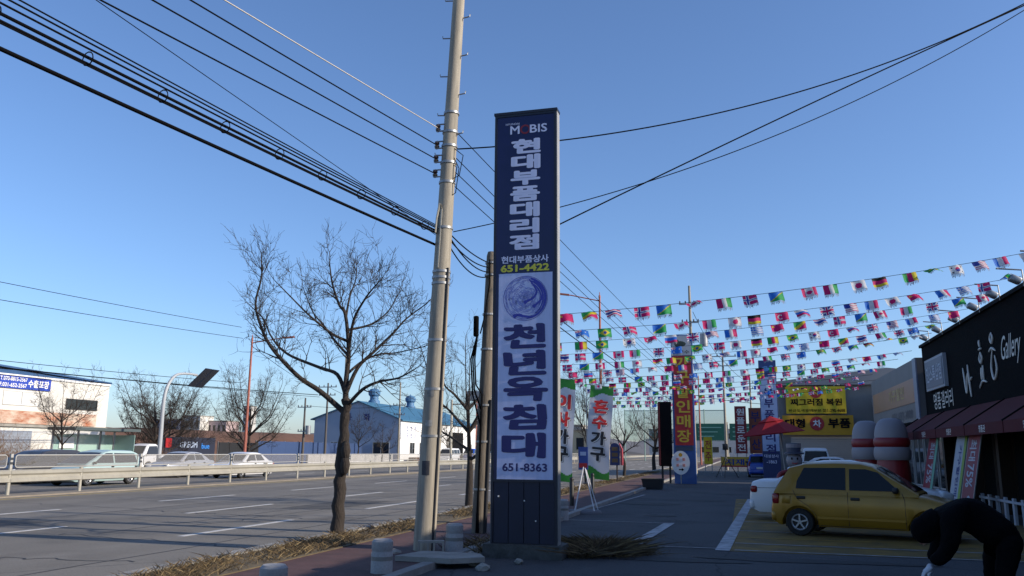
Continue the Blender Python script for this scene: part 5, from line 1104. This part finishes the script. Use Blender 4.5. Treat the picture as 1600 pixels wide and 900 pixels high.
# parasol
o = (1.6, 40, .012); pa = thing('parasol', o, 'red parasol with vented top in the middle of the lot', 'parasol')
MB().tube([(.25, 0, 0), (.05, 0, 3.2)], .03, 8).build('pole', steel, pa); rbox('base', concrete, (.5, .5, .1), (.25, 0, .05), .02, pa)
pr = mat('parasol_red', (.36, .012, .02, 1), .7, trans=.3); mb = MB(); n = 8; tilt = Matrix.Rotation(R(-6), 3, 'Y')
def ring(r, z, n=8): return [tilt @ Vector((r * math.cos(2 * math.pi * (i + .5) / n), r * math.sin(2 * math.pi * (i + .5) / n), z)) for i in range(n)]
a, b, c, d = ring(1.5, 2.48), ring(.55, 3.02), ring(.62, 3.03), ring(.02, 3.28)
mb.add(a + b, [(i, (i + 1) % n, n + (i + 1) % n, n + i) for i in range(n)]); mb.build('canopy', pr, pa); mb = MB(); mb.add(c + d, [(i, (i + 1) % n, n + (i + 1) % n, n + i) for i in range(n)]); mb.build('canopy_top', pr, pa)
# tripod frame left of the blue car
t = thing('tripod_stand', (-1.1, 58, .012), 'dark metal tripod stand left of the blue hatchback', 'stand')
for a in (.4, 2.5, 4.6): MB().tube([(math.cos(a) * .85, math.sin(a) * .85, 0), (0, 0, 1.35)], .025, 6).build('leg', blackm, t)
MB().tube([(0, 0, 1.0), (0, 0, 2.4)], .035, 8).build('mast', blackm, t); rbox('lamp_box', blackm, (.35, .25, .4), (0, 0, 2.0), .03, t)
# inflatable figure in a hat and inflatable columns
o = (1.85, 33.4, .012); fg = thing('inflatable_figure', o, 'inflatable white headed figure in a tall dark hat and red coat', 'inflatable')
wht = mat('inflatable_white', (.27, .25, .27, 1), .5); rdi = mat('inflatable_red', (.24, .014, .018, 1), .4, var=.1, scale=2)
mb = MB(); mb.lathe([(0, 0), (.30, 0), (.33, .3), (.28, .75), (.20, 1.0), (.14, 1.1)], 16); mb.build('coat', rdi, fg, smooth=60)
MB().ball((0, 0, 1.36), (.29, .27, .30), 16).build('head', wht, fg, smooth=80)
MB().lathe([(.0, 1.60), (.36, 1.58), (.36, 1.64), (.24, 1.66), (.27, 1.98), (0, 2.0)], 16).build('hat', mat('hat_navy', (.05, .06, .10, 1), .5), fg, smooth=40); MB().lathe([(.262, 1.82), (.275, 1.96)], 16).build('hat_band', wht, fg)
for s_ in (-1, 1): MB().tube(smooth_path([(s_ * .2, 0, .95), (s_ * .52, -.05, .85), (s_ * .6, -.1, .6)], 4), .09, 8).build('arm', rdi, fg, smooth=60)
for x in (-.1, .1): MB().ball((x, -.26, 1.42), (.03, .02, .05), 8).build('eye', black_m, fg)
MB().tube([(-.1, -.262, 1.27), (0, -.275, 1.23), (.1, -.262, 1.27)], .012, 5).build('mouth', redt, fg)
for (x, y, r, l) in ((4.75, 30.2, .52, 'nearer red and white striped inflatable column by the awning'), (4.3, 32.4, .50, 'farther red and white striped inflatable column')):
    t = thing('inflatable_column', (x, y, .012), l, 'inflatable', 'striped inflatable columns')
    for k, (z0, z1, m_, rr) in enumerate(((0, 1.42, rdi, 1.0), (1.42, 1.84, wht, 1.10), (1.84, 2.14, rdi, 1.08), (2.14, 2.78, wht, 1.0))):
        n = 8; pf = [(r * rr * (.92 + .08 * math.sin(math.pi * i / n) ** .6), z0 + (z1 - z0) * i / n) for i in range(n + 1)]
        if k == 3: pf = [(r * 1.0 * math.cos(math.pi / 2 * i / n) ** .6 if i < n else 0, z0 + (z1 - z0) * math.sin(math.pi / 2 * i / n)) for i in range(n + 1)]
        MB().lathe(pf, 24).build('tube_section', m_, t, smooth=70)

# ---------------------------------------------------------------- bunting
FC = {k: mat('flag_' + k, c + (1,), .7, trans=.55) for k, c in dict(w=(.80, .80, .80), p=(.70, .02, .16), r=(.48, .02, .03), g=(.03, .42, .11), b=(.03, .20, .72), n=(.03, .06, .36), y=(.75, .60, .04), k=(.015, .015, .015), s=(.30, .31, .34)).items()}
FK = list(FC); FM = [FC[k] for k in FK]
def dz(u, v): return u + v * .66
DES = {
 'jp': lambda u, v: 'p' if (u - .5) ** 2 * 2.2 + (v - .5) ** 2 < .09 else 'w',
 'it': lambda u, v: 'p' if u < .33 else ('w' if u < .67 else 'g'),
 'fr': lambda u, v: 'b' if u < .33 else ('w' if u < .67 else 'p'),
 'uk': lambda u, v: 'p' if abs(u - .5) < .06 or abs(v - .5) < .09 else ('w' if abs(u - .5) < .12 or abs(v - .5) < .16 or abs(u - v) < .07 or abs(u + v - 1) < .07 else 'n'),
 'ca': lambda u, v: 'p' if u < .25 or u > .75 or (abs(u - .5) + abs(v - .5) * .8 < .2) else 'w',
 'cn': lambda u, v: 'y' if (u - .2) ** 2 * 2 + (v - .72) ** 2 < .018 else 'p',
 'gr': lambda u, v: ('w' if abs(u - .18) < .04 or abs(v - .72) < .05 else 'b') if u < .37 and v > .45 else ('b' if int(v * 9) % 2 == 0 else 'w'),
 'th': lambda u, v: 'p' if v < .17 or v > .83 else ('w' if v < .34 or v > .66 else 'n'),
 'no': lambda u, v: 'n' if abs(u - .36) < .05 or abs(v - .5) < .07 else ('w' if abs(u - .36) < .10 or abs(v - .5) < .14 else 'p'),
 'br': lambda u, v: 'n' if (u - .5) ** 2 * 2.2 + (v - .5) ** 2 < .035 else ('y' if abs(u - .5) + abs(v - .5) * 1.0 < .40 else 'g'),
 'de': lambda u, v: 'k' if v > .67 else ('p' if v > .33 else 'y'),
 'cm': lambda u, v: 'g' if u < .33 else ('p' if u < .67 else 'y'),
 'cg': lambda u, v: 'y' if abs(u - v) < .2 else ('g' if v > u else 'p'),
 'so': lambda u, v: 'y' if abs(u - v) < .05 else ('b' if v > u else 'g'),
 'au': lambda u, v: DES['uk'](u * 2.2, v * 2 - 1) if u < .45 and v > .5 else ('w' if (u - .75) ** 2 + (v - .6) ** 2 < .006 or (u - .28) ** 2 + (v - .25) ** 2 < .008 else 'b'),
 'tr': lambda u, v: 'w' if .03 < (u - .4) ** 2 * 2 + (v - .5) ** 2 < .075 and u < .5 else 'p',
 'ru': lambda u, v: 'w' if v > .67 else ('b' if v > .33 else 'p'),
 'kr': lambda u, v: ('p' if v > .5 else 'n') if (u - .5) ** 2 * 2.2 + (v - .5) ** 2 < .07 else ('k' if abs(abs(u - .5) - .34) < .05 and abs(abs(v - .5) - .3) < .08 else 'w'),
 'us': lambda u, v: 'n' if u < .4 and v > .45 else ('p' if int(v * 9) % 2 == 0 else 'w')}
FW, FH = .31, .195
def flag_mesh(des, var):
    f = DES[des]; nu, nv = 20, 13; mb = MB(); rn = random.Random(hash((des, var)) % 999 if False else len(des) * 7 + var * 31 + FK.index('w'))
    ph = var * 1.7
    def P(u, v): return ((u - .5) * FW, (.018 + .02 * (1 - v)) * math.sin(u * 6 + ph) + .015 * math.sin(v * 5 + ph * 2) * (1 - v), -(1 - v) * FH + .006 * math.sin(u * 9 + ph))
    mb.v = [P(i / nu, j / nv) for j in range(nv + 1) for i in range(nu + 1)]
    for j in range(nv):
        for i in range(nu):
            a = j * (nu + 1) + i; mb.f.append([a, a + 1, a + nu + 2, a + nu + 1]); mb.m.append(FK.index(f((i + .5) / nu, (j + .5) / nv)))
    fr_ = MB(); ns = 17
    for i in range(ns):
        u0, u1 = (i + .12) / ns, (i + .7) / ns; a, b = P(u0, 0), P(u1, 0); l = .055 + .018 * math.sin(i * 2.3 + var); dx = .014 * math.sin(i * 1.1 + var)
        fr_.face([a, b, (b[0] + dx, b[1] + .008, b[2] - l), (a[0] + dx, a[1] + .008, a[2] - l)])
    return mb.mesh('flag', FM, smooth=80), fr_.mesh('fringe', FC['s'])
FLAG = {(d, v): flag_mesh(d, v) for d in DES for v in (0, 1)}
ORD = ['fr', 'gr', 'cn', 'cg', 'th', 'no', 'so', 'ca', 'it', 'uk', 'au', 'br', 'no', 'so', 'ca', 'it', 'jp', 'de', 'cm', 'br', 'kr', 'tr', 'ru', 'uk', 'us', 'fr', 'jp', 'cn']
strings = [((-4.75, 15.74, 4.20), (6.5, 19.6, 5.95), .19, 0), ((-4.3, 17.9, 4.22), (6.5, 21.6, 5.75), .19, 9), ((-4.8, 20.5, 4.30), (6.5, 23.6, 5.75), .19, 17), ((-5.2, 23.4, 4.35), (6.5, 26.2, 5.75), .19, 4),
 ((-5.7, 26.4, 4.36), (6.5, 28.8, 5.75), .19, 12), ((-6.1, 29.4, 4.40), (6.5, 31.4, 5.75), .19, 21), ((-6.6, 33.2, 4.50), (6.4, 34.5, 5.5), .19, 2), ((-7.1, 37.0, 4.58), (6.4, 37.5, 5.5), .19, 15), ((-7.5, 41, 4.66), (6.4, 41, 5.5), .19, 24), ((-7.9, 45, 4.75), (6.4, 44.7, 5.5), .19, 7), ((-8.1, 49, 4.78), (7.3, 49.0, 5.6), .26, 18), ((-8.6, 54, 4.85), (7.3, 53.5, 5.6), .26, 10), ((-9.0, 59.6, 4.9), (6.2, 59.6, 5.9), .26, 5)]
frn = random.Random(77); nth = ('nearest', 'second', 'third', 'fourth', 'fifth', 'sixth', 'seventh', 'eighth', 'ninth', 'tenth', 'eleventh', 'twelfth', 'farthest')
for si, (A, B, sag, ph) in enumerate(strings):
    A, B = Vector(A), Vector(B)
    t = thing('bunting_string', A, nth[si] + ' string of national flags counted from the camera, stretched over the lot', 'bunting', 'strings of flags over the lot')
    pts = span(A, B, sag, 60); MB().tube(pts, .005 if si < 5 else .008, 4).build('cord', rubber, t, A)
    ln = (B - A).length; d_ = .34; q = 0
    while d_ < ln - .3:
        s_ = d_ / ln; i = min(59, int(s_ * 60)); f = s_ * 60 - i; p = pts[i].lerp(pts[i + 1], f); tx = (pts[i + 1] - pts[i]).normalized()
        ty = UP.cross(tx).normalized(); tz = tx.cross(ty)
        M = Matrix((tx, ty, tz)).transposed().to_4x4()
        blow = frn.gauss(4, 9) + (max(0, s_ - .6) * frn.choice((30, 90, 170, 60)) + frn.choice((0, 0, 0, 0, 40)))
        M = Matrix.Translation(p - A) @ M @ Matrix.Rotation(R(-blow), 4, 'X') @ Matrix.Rotation(R(frn.gauss(0, 3)), 4, 'Z')
        fm, frg = FLAG[(ORD[(ph + q + (q // 9) * 3) % len(ORD)], frn.randint(0, 1))]
        o = put('flag', fm, t); o.matrix_local = M
        if si < 8: put('fringe', frg, o)
        d_ += .50 + frn.uniform(-.06, .20); q += 1

# ---------------------------------------------------------------- person bending down, crate
def skin(name, verts, edges, radii, m, parent=None, loc=(0, 0, 0), root=0, lev=2):
    me = bpy.data.meshes.new(name); me.from_pydata(verts, edges, []); me.materials.append(m)
    o = put(name, me, parent, loc)
    mod = o.modifiers.new('skin', 'SKIN'); mod.use_smooth_shade = True
    for i, v in enumerate(me.skin_vertices[0].data):
        r = radii[i]; v.radius = r if isinstance(r, (tuple, list)) else (r, r); v.use_root = (i == root)
    s_ = o.modifiers.new('sub', 'SUBSURF'); s_.levels = lev; s_.render_levels = lev
    return o
cloth_k = mat('black_clothes', (.0045, .0045, .006, 1), .95, var=.4, scale=6, bump=.9, bscale=9, spec=.08)
o = (2.3, 9.6, .012); pe = thing('person', o, 'person in dark clothes and white gloves bending down at the lower edge', 'person')
V = [(.16, 0, .80), (.02, 0, .94), (-.16, .0, 1.03), (-.33, 0, 1.02), (-.40, 0, .98), (-.49, -.01, .93),
     (.20, -.13, .78), (.10, -.16, .45), (.22, -.15, .10), (.12, -.16, .04),
     (.20, .13, .78), (.06, .16, .45), (.20, .15, .10), (.08, .16, .04),
     (-.32, -.21, .97), (-.38, -.26, .72), (-.53, -.22, .54),
     (-.32, .21, .97), (-.36, .24, .72), (-.47, .16, .52)]
Ed = [(0, 1), (1, 2), (2, 3), (3, 4), (4, 5), (0, 6), (6, 7), (7, 8), (8, 9), (0, 10), (10, 11), (11, 12), (12, 13), (3, 14), (14, 15), (15, 16), (3, 17), (17, 18), (18, 19)]
Rr = [(.19, .20), (.19, .20), (.20, .21), (.17, .19), (.075, .075), (.07, .07), (.13, .13), (.09, .09), (.06, .06), (.055, .05), (.13, .13), (.09, .09), (.06, .06), (.055, .05), (.115, .115), (.09, .09), (.062, .062), (.115, .115), (.09, .09), (.062, .062)]
skin('body', V, Ed, Rr, cloth_k, pe)
skin_m = mat('skin_tone', (.36, .22, .15, 1), .6); hair = mat('black_hair', (.008, .008, .009, 1), .6)
hd = MB(); hd.ball((-.55, -.01, .83), (.085, .082, .115), 16); hd.ball((-.56, -.01, .715), (.018, .018, .016), 8)
for s_ in (-1, 1): hd.ball((-.55, s_ * .085 - .01, .82), (.02, .014, .03), 8)
h_ = hd.build('head', skin_m, pe, smooth=80)
MB().ball((-.555, -.01, .855), (.125, .118, .135), 18).build('knit_cap', cloth_k, pe, smooth=80)
MB().tube(smooth_path([(-.40, -.01, .98), (-.47, -.01, .93), (-.52, -.01, .88)], 3), [.11, .115, .12, .12, .12, .115, .11], 14).build('hood', cloth_k, pe, smooth=80)
for s_ in (-1, 1): MB().ball((-.61, s_ * .033 - .01, .775), (.014, .012, .012), 8).build('eye', black_m, h_)
MB().box(-.60, -.57, -.03, .01, .716, .722).build('mouth', mat('lip', (.2, .06, .05, 1), .6), h_)
glove = mat('white_glove', (.55, .56, .60, 1), .9)
def hand(w, d, side):
    w, d = Vector(w), Vector(d).normalized(); s1 = Vector((0, 1, 0)); up_v = s1.cross(d).normalized()
    v = [tuple(w), tuple(w + d * .05), tuple(w + d * .095)]; e = [(0, 1), (1, 2)]; r = [.034, (.044, .028), (.044, .024)]
    for k, (off, ln) in enumerate(((-.033, .062), (-.011, .075), (.011, .07), (.033, .055))):
        b = len(v); p = w + d * .10 + s1 * off; v += [tuple(p), tuple(p + d * ln * .55 - up_v * .012), tuple(p + d * ln * .85 - up_v * .04)]; e += [(2, b), (b, b + 1), (b + 1, b + 2)]; r += [.012, .011, .009]
    b = len(v); p = w + d * .04 + s1 * side * .045; v += [tuple(p), tuple(p + d * .035 + s1 * side * .025), tuple(p + d * .065 + s1 * side * .02)]; e += [(1, b), (b, b + 1), (b + 1, b + 2)]; r += [.014, .012, .010]
    skin('gloved_hand', v, e, r, glove, pe)
hand((-.54, -.22, .53), (-.6, -.05, -.5), 1); hand((-.48, .16, .51), (-.3, -.2, -.8), -1)
for y in (-.16, .16): rbox('shoe', black_m, (.27, .10, .09), (.06 if y > 0 else .10, y, .045), .03, pe)
cr = thing('blue_crate', (2.05, 9.75, .012), 'blue plastic crate on the ground below the bending person', 'crate')
mod_ = pe.children[0].modifiers.new('creases', 'DISPLACE'); ct = bpy.data.textures.new('creases', 'CLOUDS'); ct.noise_scale = .11; ct.noise_depth = 2; mod_.texture = ct; mod_.strength = .045; mod_.mid_level = .5
cb = mat('crate_blue', (.02, .06, .38, 1), .45); CW, CD, CH = .26, .2, .30
MB().box(-CW, CW, -CD, CD, 0, .02).build('base', cb, cr)
for (a, b, c, d) in ((-CW, CW, -CD, -CD + .015), (-CW, CW, CD - .015, CD), (-CW, -CW + .015, -CD + .015, CD - .015), (CW - .015, CW, -CD + .015, CD - .015)):
    for k in range(3): MB().box(a, b, c, d, .02 + .095 * k, .09 + .095 * k).build('slat', cb, cr)
for (a, c) in ((-CW - .006, -CD - .006), (CW - .02, -CD - .006), (-CW - .006, CD - .02), (CW - .02, CD - .02)): MB().box(a, a + .026, c, c + .026, 0, CH).build('corner_post', cb, cr)
